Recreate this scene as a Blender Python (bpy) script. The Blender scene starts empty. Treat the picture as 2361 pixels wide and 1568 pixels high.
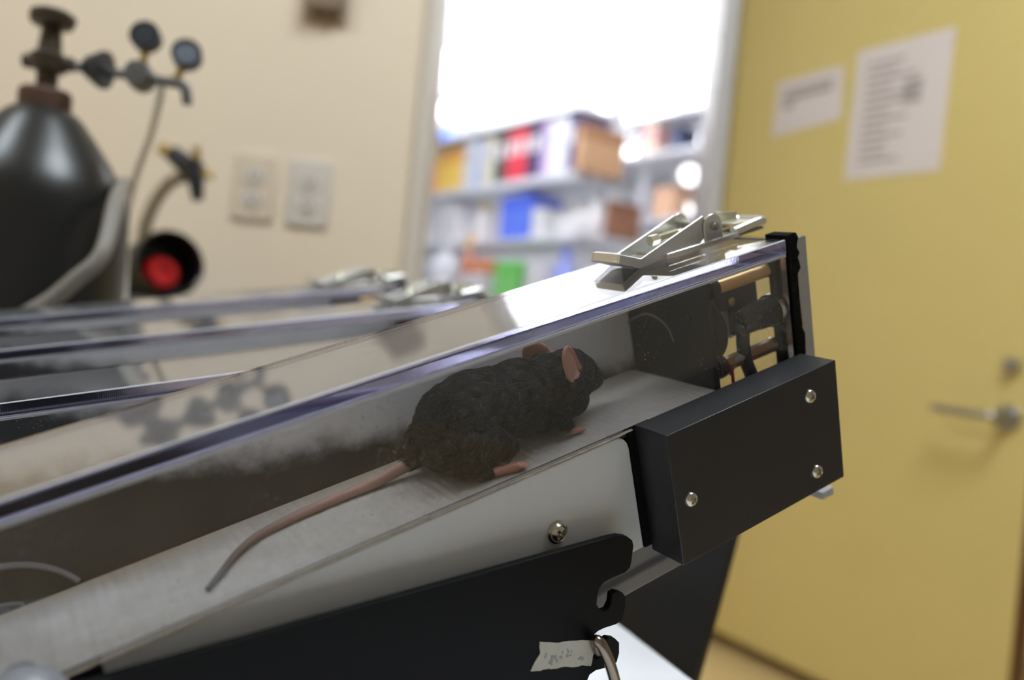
import bpy, bmesh, math, random
import numpy as np
from mathutils import Vector, Matrix, Euler
from mathutils.bvhtree import BVHTree
random.seed(7)
rng = np.random.default_rng(7)
scene = bpy.context.scene
COL = scene.collection
PI = math.pi

# ------------------------------------------------------------------ camera
IMG_W, IMG_H = 2361, 1568
FPX = 1946.73                       # focal length in pixels of the 2361 px frame
ROLL, PITCH = -0.0970, -0.00472
CAMZ = 0.75                         # camera height above the floor
def cam_matrix():
    base = Matrix(((1, 0, 0), (0, 0, 1), (0, -1, 0)))
    c, s = math.cos(PITCH), math.sin(PITCH)
    P = Matrix(((1, 0, 0), (0, c, -s), (0, s, c)))
    c, s = math.cos(ROLL), math.sin(ROLL)
    Q = Matrix(((c, -s, 0), (s, c, 0), (0, 0, 1)))
    return Q @ P.inverted() @ base
CM = cam_matrix()                   # world -> camera
CAM = Vector((0, 0, CAMZ))
cam_data = bpy.data.cameras.new('camera')
cam = bpy.data.objects.new('camera', cam_data)
COL.objects.link(cam)
cam.matrix_world = Matrix.Translation(CAM) @ CM.transposed().to_4x4()
cam_data.sensor_width = 36.0
cam_data.lens = FPX / IMG_W * 36.0
cam_data.clip_start = 0.01
cam_data.clip_end = 60
cam_data.dof.use_dof = True
cam_data.dof.focus_distance = 0.318
cam_data.dof.aperture_fstop = 4.6
scene.camera = cam

# ------------------------------------------------------------------ world, exposure
w = bpy.data.worlds.new('world'); scene.world = w
w.use_nodes = True
w.node_tree.nodes['Background'].inputs[0].default_value = (0.9, 0.92, 1.0, 1)
w.node_tree.nodes['Background'].inputs[1].default_value = 0.05
scene.view_settings.view_transform = 'Standard'
scene.view_settings.look = 'None'
scene.view_settings.gamma = 1
scene.view_settings.use_curve_mapping = False
scene.view_settings.exposure = 0.0
scene.cycles.max_bounces = 14
scene.cycles.transmission_bounces = 12
scene.cycles.transparent_max_bounces = 24
scene.cycles.glossy_bounces = 6

ROOM_LIGHT = 24.5       # radiance of the ceiling panels of this room
ROOM_WARM = (0.86, 0.945, 1.0)
LAB_LIGHT = 5.5
LAB_UP = 32.0           # upward glow added to whiten the lab ceiling       # radiance of the lab's linear ceiling lights
LAB_COOL = (0.96, 0.97, 1.0)

# ------------------------------------------------------------------ picture helpers (used only to read positions off the photo)
def ray(px, py):
    return CM.transposed() @ Vector(((px - 1180.5) / FPX, -(py - 784) / FPX, -1.0))
def at(px, py, d):
    """world point seen at pixel px, py at depth d along the camera axis"""
    return CAM + ray(px, py) * d
def at_y(px, py, y):
    r = ray(px, py); return CAM + r * (y / r.y)
def at_z(px, py, z):
    r = ray(px, py); return CAM + r * ((z - CAMZ) / r.z)

# treadmill frame: x up the lane, y across it (away from the camera), z off the belt
YAW, INC, TLT = 0.539394, 0.366523, 0.087369
hx = Vector((math.cos(YAW), math.sin(YAW), 0))
tx = hx * math.cos(INC) + Vector((0, 0, math.sin(INC)))
ty0 = Vector((-math.sin(YAW), math.cos(YAW), 0)); tz0 = tx.cross(ty0)
tyv = ty0 * math.cos(TLT) + tz0 * math.sin(TLT); tzv = tz0 * math.cos(TLT) - ty0 * math.sin(TLT)
ORG = CAM + Vector((0.0477, 0.3155, -0.0289))
TM = Matrix(((tx.x, tyv.x, tzv.x, ORG.x), (tx.y, tyv.y, tzv.y, ORG.y), (tx.z, tyv.z, tzv.z, ORG.z), (0, 0, 0, 1)))
TMI = TM.inverted()
def U(px, py, y):
    """treadmill (x, z) where pixel px, py meets the treadmill plane y"""
    c = TMI @ CAM; d = TMI.to_3x3() @ ray(px, py)
    q = c + d * ((y - c.y) / d.y); return (q.x, q.z)
def UX(px, py, x):
    c = TMI @ CAM; d = TMI.to_3x3() @ ray(px, py)
    q = c + d * ((x - c.x) / d.x); return (q.y, q.z)

# ------------------------------------------------------------------ materials
def srgb(r, g, b):
    f = lambda c: (c / 255 / 12.92) if c / 255 <= 0.04045 else ((c / 255 + 0.055) / 1.055) ** 2.4
    return (f(r), f(g), f(b), 1)
def mat(name, color, rough=0.5, metal=0.0, spec=0.5, noise=0.0, nscale=20.0, bump=0.0, bscale=200.0, coat=0.0, sss=0.0):
    m = bpy.data.materials.new(name); m.use_nodes = True
    nt = m.node_tree; b = nt.nodes['Principled BSDF']
    if len(color) == 3: color = (*color, 1)
    b.inputs['Base Color'].default_value = color
    b.inputs['Roughness'].default_value = rough
    b.inputs['Metallic'].default_value = metal
    b.inputs['Specular IOR Level'].default_value = spec
    b.inputs['Coat Weight'].default_value = coat
    if sss:
        b.inputs['Subsurface Weight'].default_value = sss
        b.inputs['Subsurface Radius'].default_value = (0.003, 0.0012, 0.0008)
        b.inputs['Subsurface Scale'].default_value = 1.0
    tc = nt.nodes.new('ShaderNodeTexCoord')
    if noise:
        n = nt.nodes.new('ShaderNodeTexNoise'); n.inputs['Scale'].default_value = nscale; n.inputs['Detail'].default_value = 5
        nt.links.new(tc.outputs['Object'], n.inputs['Vector'])
        hsv = nt.nodes.new('ShaderNodeHueSaturation'); hsv.inputs['Color'].default_value = color
        mr = nt.nodes.new('ShaderNodeMapRange'); mr.inputs[3].default_value = 1 - noise; mr.inputs[4].default_value = 1 + noise
        nt.links.new(n.outputs[0], mr.inputs[0]); nt.links.new(mr.outputs[0], hsv.inputs['Value'])
        nt.links.new(hsv.outputs[0], b.inputs['Base Color'])
    if bump:
        n2 = nt.nodes.new('ShaderNodeTexNoise'); n2.inputs['Scale'].default_value = bscale; n2.inputs['Detail'].default_value = 4
        nt.links.new(tc.outputs['Object'], n2.inputs['Vector'])
        bp = nt.nodes.new('ShaderNodeBump'); bp.inputs['Strength'].default_value = bump; bp.inputs['Distance'].default_value = 0.001
        nt.links.new(n2.outputs[0], bp.inputs['Height']); nt.links.new(bp.outputs[0], b.inputs['Normal'])
    return m
def emit(name, color, strength):
    m = bpy.data.materials.new(name); m.use_nodes = True
    nt = m.node_tree; nt.nodes.clear()
    e = nt.nodes.new('ShaderNodeEmission'); e.inputs[0].default_value = (*color[:3], 1); e.inputs[1].default_value = strength
    o = nt.nodes.new('ShaderNodeOutputMaterial'); nt.links.new(e.outputs[0], o.inputs[0])
    return m
def acrylic(name, tint=(0.97, 0.97, 0.98), haze=0.05, specks=0.0, scratches=0.0):
    """clear sheet: straight-through transmission, Fresnel reflection, a film of dust"""
    m = bpy.data.materials.new(name); m.use_nodes = True
    nt = m.node_tree; nt.nodes.clear(); N = nt.nodes.new; L = nt.links.new
    out = N('ShaderNodeOutputMaterial')
    tr = N('ShaderNodeBsdfTransparent'); tr.inputs[0].default_value = (*tint, 1)
    gl = N('ShaderNodeBsdfGlossy'); gl.inputs['Roughness'].default_value = 0.03
    fr = N('ShaderNodeFresnel'); ge = N('ShaderNodeNewGeometry'); io = N('ShaderNodeMapRange')     # same reflectance on both faces of the sheet
    io.inputs[3].default_value = 1.49; io.inputs[4].default_value = 1 / 1.49; L(ge.outputs['Backfacing'], io.inputs[0]); L(io.outputs[0], fr.inputs['IOR'])
    mx = N('ShaderNodeMixShader'); L(fr.outputs[0], mx.inputs[0]); L(tr.outputs[0], mx.inputs[1]); L(gl.outputs[0], mx.inputs[2])
    df = N('ShaderNodeBsdfDiffuse'); df.inputs[0].default_value = (0.62, 0.59, 0.55, 1)
    mx2 = N('ShaderNodeMixShader')
    tc = N('ShaderNodeTexCoord')
    n1 = N('ShaderNodeTexNoise'); n1.inputs['Scale'].default_value = 45; n1.inputs['Detail'].default_value = 6
    L(tc.outputs['Object'], n1.inputs['Vector'])
    r1 = N('ShaderNodeMapRange'); r1.inputs[1].default_value = 0.35; r1.inputs[2].default_value = 0.75
    r1.inputs[3].default_value = haze * 0.45; r1.inputs[4].default_value = haze * 1.7
    L(n1.outputs[0], r1.inputs[0]); cur = r1.outputs[0]
    if specks:
        v = N('ShaderNodeTexVoronoi'); v.inputs['Scale'].default_value = 640; v.inputs['Randomness'].default_value = 1
        mp = N('ShaderNodeMapping'); mp.inputs['Scale'].default_value = (0.7, 1, 1.0); mp.inputs['Rotation'].default_value = (0, 0.5, 0)
        n3 = N('ShaderNodeTexNoise'); n3.inputs['Scale'].default_value = 900
        ad = N('ShaderNodeVectorMath'); ad.operation = 'MULTIPLY_ADD'; ad.inputs[1].default_value = (0.003, 0.003, 0.003)
        L(tc.outputs['Object'], n3.inputs['Vector']); L(n3.outputs['Color'], ad.inputs[0]); L(tc.outputs['Object'], ad.inputs[2])
        L(ad.outputs[0], mp.inputs[0]); L(mp.outputs[0], v.inputs['Vector'])
        rv = N('ShaderNodeMapRange'); rv.inputs[1].default_value = 0.22; rv.inputs[2].default_value = 0.08; rv.inputs[3].default_value = 0; rv.inputs[4].default_value = 1
        L(v.outputs['Distance'], rv.inputs[0])
        n4 = N('ShaderNodeTexNoise'); n4.inputs['Scale'].default_value = 28; n4.inputs['Detail'].default_value = 3
        L(tc.outputs['Object'], n4.inputs['Vector'])
        r4 = N('ShaderNodeMapRange'); r4.inputs[1].default_value = 0.44; r4.inputs[2].default_value = 0.70; r4.inputs[3].default_value = 0; r4.inputs[4].default_value = specks
        L(n4.outputs[0], r4.inputs[0])
        mu = N('ShaderNodeMath'); mu.operation = 'MULTIPLY'; L(rv.outputs[0], mu.inputs[0]); L(r4.outputs[0], mu.inputs[1])
        sm = N('ShaderNodeMath'); sm.operation = 'ADD'; sm.use_clamp = True; L(cur, sm.inputs[0]); L(mu.outputs[0], sm.inputs[1]); cur = sm.outputs[0]
    L(cur, mx2.inputs[0]); L(mx.outputs[0], mx2.inputs[1]); L(df.outputs[0], mx2.inputs[2])
    L(mx2.outputs[0], out.inputs[0])
    return m
def sawn_edge(name):
    """milled edge of a clear sheet: refracting, with fine saw lines across it"""
    m = bpy.data.materials.new(name); m.use_nodes = True
    nt = m.node_tree; b = nt.nodes['Principled BSDF']; N = nt.nodes.new; L = nt.links.new
    b.inputs['Base Color'].default_value = (0.10, 0.10, 0.16, 1)
    b.inputs['Roughness'].default_value = 0.09; b.inputs['IOR'].default_value = 1.49
    b.inputs['Transmission Weight'].default_value = 0.6
    tc = N('ShaderNodeTexCoord'); wv = N('ShaderNodeTexWave'); wv.wave_type = 'BANDS'; wv.bands_direction = 'X'
    wv.inputs['Scale'].default_value = 260; wv.inputs['Distortion'].default_value = 1.2; wv.inputs['Detail'].default_value = 2
    L(tc.outputs['Object'], wv.inputs['Vector'])
    bp = N('ShaderNodeBump'); bp.inputs['Strength'].default_value = 0.35; bp.inputs['Distance'].default_value = 0.0003
    L(wv.outputs['Fac'], bp.inputs['Height']); L(bp.outputs[0], b.inputs['Normal'])
    return m

M = {}
M['wall'] = mat('beige_wall_paint', srgb(236, 220, 198), 0.6, noise=0.02, nscale=3, bump=0.05, bscale=120)
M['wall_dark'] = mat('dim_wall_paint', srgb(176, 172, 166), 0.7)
M['lab_wall'] = mat('lab_white_paint', srgb(235, 236, 240), 0.6)
M['ceiling'] = mat('ceiling_white', srgb(228, 226, 220), 0.8)
M['floor'] = mat('tan_vinyl_floor', srgb(198, 172, 120), 0.45, noise=0.06, nscale=9)
M['lab_floor'] = mat('lab_floor_vinyl', srgb(150, 148, 146), 0.4)
M['yellow'] = mat('yellow_door_laminate', srgb(216, 197, 128), 0.38, noise=0.03, nscale=4)
M['wood_edge'] = mat('brown_wood_edge', srgb(112, 72, 34), 0.5, noise=0.15, nscale=15)
M['metal_frame'] = mat('grey_door_frame_paint', srgb(205, 205, 210), 0.35)
M['trim'] = mat('pale_trim_paint', srgb(216, 208, 198), 0.45)
M['paper'] = mat('white_paper', srgb(226, 216, 214), 0.8)
M['ink'] = mat('grey_print', srgb(166, 158, 156), 0.8)
M['steel'] = mat('brushed_steel', srgb(176, 174, 170), 0.3, 1.0, noise=0.05, nscale=60)
M['zinc'] = mat('zinc_plate', srgb(222, 222, 220), 0.30, 0.95, noise=0.06, nscale=90, bump=0.04, bscale=900)
M['zinc_warm'] = mat('yellow_zinc_plate', srgb(206, 202, 180), 0.36, 0.8, noise=0.08, nscale=120)
M['screw'] = mat('screw_steel', srgb(200, 196, 186), 0.22, 1.0, noise=0.15, nscale=400)
M['rod'] = mat('bronzed_rod_steel', srgb(150, 138, 126), 0.25, 1.0)
M['alu'] = mat('end_plate_aluminium', srgb(178, 178, 182), 0.32, 1.0, noise=0.03, nscale=60)
M['black_block'] = mat('black_acetal', srgb(38, 38, 41), 0.42, spec=0.4, noise=0.08, nscale=120, bump=0.04, bscale=1500)
M['black_plate'] = mat('black_anodised_plate', srgb(7, 8, 10), 0.5, spec=0.15, noise=0.08, nscale=60)
M['black_soft'] = mat('black_plastic', srgb(30, 30, 31), 0.45, spec=0.4, noise=0.15, nscale=150)
M['rubber'] = mat('black_rubber', srgb(48, 48, 52), 0.55, noise=0.1, nscale=200)
M['foam'] = mat('black_foam', srgb(18, 18, 17), 0.95, spec=0.1, bump=0.8, bscale=900)
M['white_plate'] = mat('white_gloss_acetal', srgb(205, 206, 208), 0.22, spec=0.5, noise=0.02, nscale=40)
M['cap_grey'] = mat('grey_cap_plastic', srgb(132, 132, 138), 0.4)
M['gap_shade'] = mat('gap_shade_grey', srgb(78, 75, 70), 0.7, noise=0.15, nscale=120)  # shade of the gap beside the belt, put into a colour
M['seal'] = mat('brown_sealant', srgb(140, 130, 114), 0.6, noise=0.4, nscale=160, bump=0.5, bscale=500)
M['chassis'] = mat('dull_grey_chassis', srgb(128, 128, 134), 0.36, 0.3, noise=0.2, nscale=50)
M['fan_tan'] = mat('tan_standoff', srgb(206, 166, 108), 0.35, 0.3, noise=0.05, nscale=80)
M['brass_hex'] = mat('bronze_standoff', srgb(176, 138, 100), 0.35, 0.5, noise=0.1, nscale=90)
M['red_wire'] = mat('red_wire', srgb(190, 40, 36), 0.4)
M['tube_clear'] = mat('milky_tube', srgb(176, 176, 178), 0.3)
M['tape'] = mat('masking_tape', srgb(196, 192, 178), 0.75, noise=0.08, nscale=200, bump=0.4, bscale=700)
M['smudge'] = mat('smudged_ink', srgb(150, 152, 153), 0.8)
M['table'] = mat('white_table_laminate', srgb(228, 229, 233), 0.3)
M['bin'] = mat('black_bin_plastic', srgb(32, 33, 35), 0.45)
M['cyl'] = mat('black_cylinder_paint', srgb(25, 25, 25), 0.34, spec=0.5)
M['collar'] = mat('rust_brown_collar', srgb(80, 52, 36), 0.6, noise=0.25, nscale=60)
M['bronze'] = mat('aged_bronze', srgb(74, 64, 52), 0.45, 0.5, noise=0.15, nscale=80)
M['brass'] = mat('brass', srgb(178, 150, 84), 0.35, 0.9)
M['gauge_black'] = mat('gauge_black', srgb(40, 42, 46), 0.35)
M['gauge_face'] = mat('gauge_face', srgb(58, 62, 70), 0.3)
M['gauge_pale'] = mat('gauge_pale', srgb(116, 122, 134), 0.3)
M['regulator'] = mat('regulator_grey', srgb(104, 104, 104), 0.4, 0.4)
M['hose_grey'] = mat('grey_hose', srgb(128, 122, 114), 0.5)
M['hose_tan'] = mat('tan_hose', srgb(176, 164, 140), 0.5)
M['white_hose'] = mat('white_tube', srgb(240, 236, 228), 0.4)
M['red'] = mat('red_plastic', srgb(196, 24, 24), 0.35)
M['grey_shelf'] = mat('grey_shelf_metal', srgb(110, 106, 102), 0.45, 0.3)
M['outlet'] = mat('outlet_plastic', srgb(222, 206, 186), 0.35)
M['outlet_pale'] = mat('outlet_pale_plastic', srgb(216, 208, 200), 0.35)
M['slot'] = mat('dark_slot', srgb(80, 74, 70), 0.6)
M['taupe'] = mat('taupe_plastic', srgb(166, 148, 126), 0.45)
M['taupe_dark'] = mat('dark_taupe_plastic', srgb(140, 122, 102), 0.45)
M['acrylic_front'] = acrylic('dusty_front_acrylic', haze=0.012, specks=0.6)
def solid_acrylic(name, rough, lines):
    m = bpy.data.materials.new(name); m.use_nodes = True
    nt = m.node_tree; nt.nodes.clear(); N = nt.nodes.new; L = nt.links.new
    g = N('ShaderNodeBsdfGlass'); g.inputs['IOR'].default_value = 1.49; g.inputs['Roughness'].default_value = rough; g.inputs[0].default_value = (0.98, 0.98, 0.985, 1)
    o = N('ShaderNodeOutputMaterial'); L(g.outputs[0], o.inputs[0])
    if lines:
        g.inputs[0].default_value = (0.60, 0.60, 0.74, 1)
        tc = N('ShaderNodeTexCoord'); wv = N('ShaderNodeTexWave'); wv.bands_direction = 'X'
        wv.inputs['Scale'].default_value = 400; wv.inputs['Distortion'].default_value = 2.5; wv.inputs['Detail'].default_value = 2
        L(tc.outputs['Object'], wv.inputs['Vector']); bp = N('ShaderNodeBump'); bp.inputs['Strength'].default_value = 0.08; bp.inputs['Distance'].default_value = 0.0003
        L(wv.outputs['Fac'], bp.inputs['Height']); L(bp.outputs[0], g.inputs['Normal'])
    return m
M['acrylic_lid'] = solid_acrylic('lid_acrylic', 0.0, False)
M['lid_edge'] = solid_acrylic('lid_sawn_edge', 0.04, True)
M['acrylic_back'] = acrylic('clear_back_acrylic', haze=0.02)
M['edge'] = sawn_edge('sawn_acrylic_edge')
M['arris'] = mat('frosted_arris', srgb(205, 205, 214), 0.3)
M['glue'] = mat('milky_glue_line', srgb(176, 176, 186), 0.35, noise=0.25, nscale=90)
M['lens'] = emit('lab_light_diffuser', LAB_COOL, LAB_LIGHT)
M['added_uplight'] = emit('added_lab_uplight', LAB_COOL, LAB_UP)
M['panel_light'] = emit('room_light_diffuser', ROOM_WARM, ROOM_LIGHT)
M['lab_metal'] = mat('lab_grey_metal', srgb(214, 216, 222), 0.4, 0.0)
M['lab_bench'] = mat('lab_bench_top', srgb(120, 120, 126), 0.4)

# ------------------------------------------------------------------ mesh helpers
def new(): return bmesh.new()
def box(bm, x0, x1, y0, y1, z0, z1, mi=0):
    vs = [bm.verts.new(p) for p in ((x0,y0,z0),(x1,y0,z0),(x1,y1,z0),(x0,y1,z0),(x0,y0,z1),(x1,y0,z1),(x1,y1,z1),(x0,y1,z1))]
    fs = [bm.faces.new([vs[i] for i in f]) for f in ((3,2,1,0),(4,5,6,7),(0,1,5,4),(1,2,6,5),(2,3,7,6),(3,0,4,7))]
    for f in fs: f.material_index = mi
    return fs
def prism(bm, pts, a, b, axis='y', mi=0):
    """polygon pts extruded along an axis: (x,z) for y, (y,z) for x, (x,y) for z"""
    def P(p, t): return (p[0], t, p[1]) if axis == 'y' else ((t, p[0], p[1]) if axis == 'x' else (p[0], p[1], t))
    A = [bm.verts.new(P(p, a)) for p in pts]; B = [bm.verts.new(P(p, b)) for p in pts]
    n = len(pts); fs = [bm.faces.new(A), bm.faces.new(B[::-1])]
    for i in range(n): fs.append(bm.faces.new((A[i], B[i], B[(i+1) % n], A[(i+1) % n])))
    for f in fs: f.material_index = mi
    bmesh.ops.recalc_face_normals(bm, faces=fs)
    return fs
def basis(d):
    d = Vector(d).normalized()
    a = Vector((0, 0, 1)) if abs(d.z) < 0.9 else Vector((1, 0, 0))
    u = d.cross(a).normalized(); return u, d.cross(u), d
def tube(bm, pts, r, n=12, mi=0, caps=True):
    pts = [Vector(p) for p in pts]; rr = r if hasattr(r, '__len__') else [r] * len(pts)
    rings = []; u = None
    for i, p in enumerate(pts):
        d = (pts[min(i+1, len(pts)-1)] - pts[max(i-1, 0)]).normalized()
        if u is None: u, v, _ = basis(d)
        else:
            u = (u - d * u.dot(d)).normalized(); v = d.cross(u)
        rings.append([bm.verts.new(p + (u * math.cos(2*PI*k/n) + v * math.sin(2*PI*k/n)) * rr[i]) for k in range(n)])
    for a, b in zip(rings, rings[1:]):
        for k in range(n):
            f = bm.faces.new((a[k], a[(k+1) % n], b[(k+1) % n], b[k])); f.material_index = mi
    if caps:
        f = bm.faces.new(rings[0][::-1]); f.material_index = mi
        f = bm.faces.new(rings[-1]); f.material_index = mi
def spline(pts, n=8):
    pts = [Vector(p) for p in pts]; out = []
    P = [pts[0]*2 - pts[1]] + pts + [pts[-1]*2 - pts[-2]]
    for i in range(1, len(P)-2):
        p0, p1, p2, p3 = P[i-1:i+3]
        for k in range(n):
            t = k / n
            out.append(0.5*((2*p1)+(p2-p0)*t+(2*p0-5*p1+4*p2-p3)*t*t+(3*p1-p0-3*p2+p3)*t**3))
    out.append(pts[-1]); return out
def lathe(bm, prof, c=(0, 0, 0), axis=(0, 0, 1), n=32, mi=0):
    """profile [(r, h)] turned about axis through c"""
    u, v, d = basis(axis); c = Vector(c); rings = []
    for r, hh in prof:
        if r < 1e-7: rings.append([bm.verts.new(c + d * hh)])
        else: rings.append([bm.verts.new(c + d * hh + (u * math.cos(2*PI*k/n) + v * math.sin(2*PI*k/n)) * r) for k in range(n)])
    fs = []
    for a, b in zip(rings, rings[1:]):
        for k in range(n):
            k2 = (k+1) % n
            if len(a) == 1 and len(b) == 1: continue
            if len(a) == 1: fs.append(bm.faces.new((a[0], b[k2], b[k])))
            elif len(b) == 1: fs.append(bm.faces.new((a[k], a[k2], b[0])))
            else: fs.append(bm.faces.new((a[k], a[k2], b[k2], b[k])))
    if len(rings[0]) > 1: fs.append(bm.faces.new(rings[0][::-1]))
    if len(rings[-1]) > 1: fs.append(bm.faces.new(rings[-1]))
    for f in fs: f.material_index = mi
    return fs
def obj(name, bm, mats, parent=None, bevel=0.0, smooth=35, matrix=None, seg=2):
    bmesh.ops.recalc_face_normals(bm, faces=bm.faces)
    me = bpy.data.meshes.new(name); bm.to_mesh(me); bm.free()
    for m in (mats if isinstance(mats, (list, tuple)) else [mats]): me.materials.append(m)
    if smooth:
        me.shade_smooth(); me.set_sharp_from_angle(angle=math.radians(smooth))
    o = bpy.data.objects.new(name, me); COL.objects.link(o)
    if parent is not None: o.parent = parent
    if matrix is not None: o.matrix_world = matrix
    if bevel:
        b = o.modifiers.new('bevel', 'BEVEL'); b.width = bevel; b.segments = seg; b.limit_method = 'ANGLE'; b.angle_limit = math.radians(40)
        b.harden_normals = False
    return o
def tag(o, label=None, cat=None, group=None, kind=None):
    if label: o['label'] = label
    if cat: o['category'] = cat
    if group: o['group'] = group
    if kind: o['kind'] = kind
    return o
def empty(name, loc=(0, 0, 0), matrix=None, label=None, cat=None, group=None):
    o = bpy.data.objects.new(name, None); COL.objects.link(o); o.empty_display_size = 0.02
    if matrix is not None: o.matrix_world = matrix
    else: o.location = loc
    return tag(o, label, cat, group)
def copy_tree(o, parent=None):
    c = o.copy(); COL.objects.link(c)
    if parent is not None: c.parent = parent
    for ch in list(o.children): copy_tree(ch, c)
    return c
def rbox(name, x0, x1, y0, y1, z0, z1, m, parent=None, bevel=0.0, **k):
    bm = new(); box(bm, x0, x1, y0, y1, z0, z1); return obj(name, bm, m, parent, bevel, **k)

# ================================================================== the room
WALL_Y = 1.45
FLOOR_L = -2.4
wl_edge = at_y(928, 640, WALL_Y).x           # where the left wall ends at the opening
struct = lambda o: tag(o, kind='structure')
struct(rbox('wall_left', FLOOR_L, wl_edge, WALL_Y, WALL_Y + 0.12, 0, 2.7, M['wall']))
struct(rbox('trim_1', wl_edge, wl_edge + 0.022, WALL_Y - 0.012, WALL_Y + 0.132, 0, 2.7, M['trim'], bevel=0.003))
struct(rbox('floor', FLOOR_L, 3.2, -1.8, 2.42, -0.05, 0, M['floor']))
struct(rbox('ceiling', FLOOR_L, 3.2, -1.8, 2.42, 2.7, 2.8, M['ceiling']))
struct(rbox('wall_west', FLOOR_L - 0.1, FLOOR_L, -1.8, 2.5, 0, 2.7, M['wall']))
struct(rbox('wall_rear', FLOOR_L, 2.4, -1.9, -1.8, 0, 2.7, M['wall_dark']))
struct(rbox('wall_east', 2.4, 2.5, -1.9, 2.42, 0, 2.7, M['wall_dark']))

# yellow door standing open, hinged on the right jamb
DC = Vector((0.836, 1.82, 0)); DD = Vector((0.53, -0.848, 0)).normalized(); DN = Vector((-DD.y, DD.x, 0)) * -1   # DN faces the camera
if DN.dot(-DC) < 0: DN = -DN
def door_pt(px, py):
    r = ray(px, py); t = DC.dot(DN) / r.dot(DN); return CAM + r * t
hinge = door_pt(1668, 400); hinge_t = (hinge - DC).dot(DD)
edge_t = (door_pt(2343, 1395) - DC).dot(DD)
DM = Matrix(((DD.x, -DN.x, 0, DC.x), (DD.y, -DN.y, 0, DC.y), (0, 0, 1, 0), (0, 0, 0, 1)))   # local x along the leaf, y into it
hp = DM @ Vector((hinge_t, 0, 0))
door = empty('door_1', matrix=DM); door['kind'] = 'structure'
door_bottom = door_pt(1652, 1455).z
rbox('door_leaf', hinge_t + 0.004, edge_t, 0, 0.040, door_bottom, 2.25, M['yellow'], door, 0.001)
rbox('door_edge', edge_t, edge_t + 0.006, 0, 0.044, door_bottom, 2.25, M['wood_edge'], door)
hpt = DM.inverted() @ door_pt(2325, 962)
bm = new(); lathe(bm, [(0, 0), (0.024, 0), (0.026, 0.004), (0.022, 0.009), (0.0, 0.010)], (hpt.x, 0, hpt.z - 0.002), (0, -1, 0))
rose = obj('handle_rose', bm, M['steel'], door)
lv = DM.inverted() @ door_pt(2185, 946)
bm = new(); tube(bm, spline([(hpt.x, -0.004, hpt.z), (hpt.x, -0.040, hpt.z), (hpt.x - 0.012, -0.054, hpt.z), (hpt.x - 0.06, -0.056, hpt.z), (lv.x + 0.0, -0.052, hpt.z + 0.002)], 6), 0.0085)
obj('lever', bm, M['steel'], rose)
kpt = DM.inverted() @ door_pt(2336, 843)
bm = new(); lathe(bm, [(0, 0), (0.016, 0), (0.0165, 0.010), (0.013, 0.016), (0, 0.017)], (kpt.x, 0, kpt.z), (0, -1, 0)); obj('lock_cylinder', bm, M['steel'], door)

jx0 = at(1630, 430, hp.y).x
struct(rbox('trim_2', hp.x - 0.046, hp.x - 0.002, hp.y - 0.02, hp.y + 0.14, 0, 2.7, M['metal_frame'], bevel=0.004))
struct(rbox('wall_right', hp.x - 0.002, 2.4, hp.y + 0.02, hp.y + 0.14, 0, 2.7, M['wall']))

# header over the doorway
hd_ = new(); prism(hd_, [(wl_edge - 0.02, WALL_Y), (hp.x, hp.y - 0.02), (hp.x - 0.02, hp.y + 0.10), (wl_edge - 0.10, WALL_Y + 0.10)], 2.10, 2.7, 'z'); struct(obj('wall_header', hd_, M['wall'], smooth=0))
hd_ = new(); prism(hd_, [(wl_edge - 0.02, WALL_Y - 0.012), (hp.x, hp.y - 0.032), (hp.x - 0.02, hp.y + 0.11), (wl_edge - 0.10, WALL_Y + 0.11)], 2.055, 2.0995, 'z'); struct(obj('trim_3', hd_, M['metal_frame'], smooth=0))

# papers on the door
def sheet(name, label, corners, lines):
    q = [DM.inverted() @ door_pt(*c) for c in corners]      # TL TR BR BL
    root = empty(name, matrix=DM, label=label, cat='paper notice')
    bm = new(); prism(bm, [(p.x, p.z) for p in q], -0.0012, -0.0002, 'y'); obj('sheet', bm, M['paper'], root, smooth=0)
    bm = new()
    for (u0, u1, v0, v1) in lines:
        def B(u, v): 
            a = q[0].lerp(q[1], u); b = q[3].lerp(q[2], u); c = a.lerp(b, v); return (c.x, c.z)
        prism(bm, [B(u0, v0), B(u1, v0), B(u1, v1), B(u0, v1)], -0.0017, -0.0011, 'y')
    obj('printed_lines', bm, M['ink'], root, smooth=0)
L1 = [(0.12, 0.88, 0.18, 0.24), (0.12, 0.86, 0.28, 0.40), (0.12, 0.30, 0.44, 0.54)]
sheet('paper_notice', 'small white landscape notice taped to the yellow door, left of the larger sheet', [(1796, 192), (1946, 150), (1938, 274), (1780, 316)], L1)
L2 = []
for i in range(13):
    v = 0.12 + i * 0.062
    L2.append((0.14, 0.14 + 0.25 + 0.45 * random.random(), v, v + 0.026))
    if i in (3, 4, 5): L2.append((0.55, 0.74, v, v + 0.05))
sheet('paper_notice', 'large white portrait printed sheet taped to the yellow door', [(1980, 120), (2204, 62), (2165, 392), (1947, 416)], L2)

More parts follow.
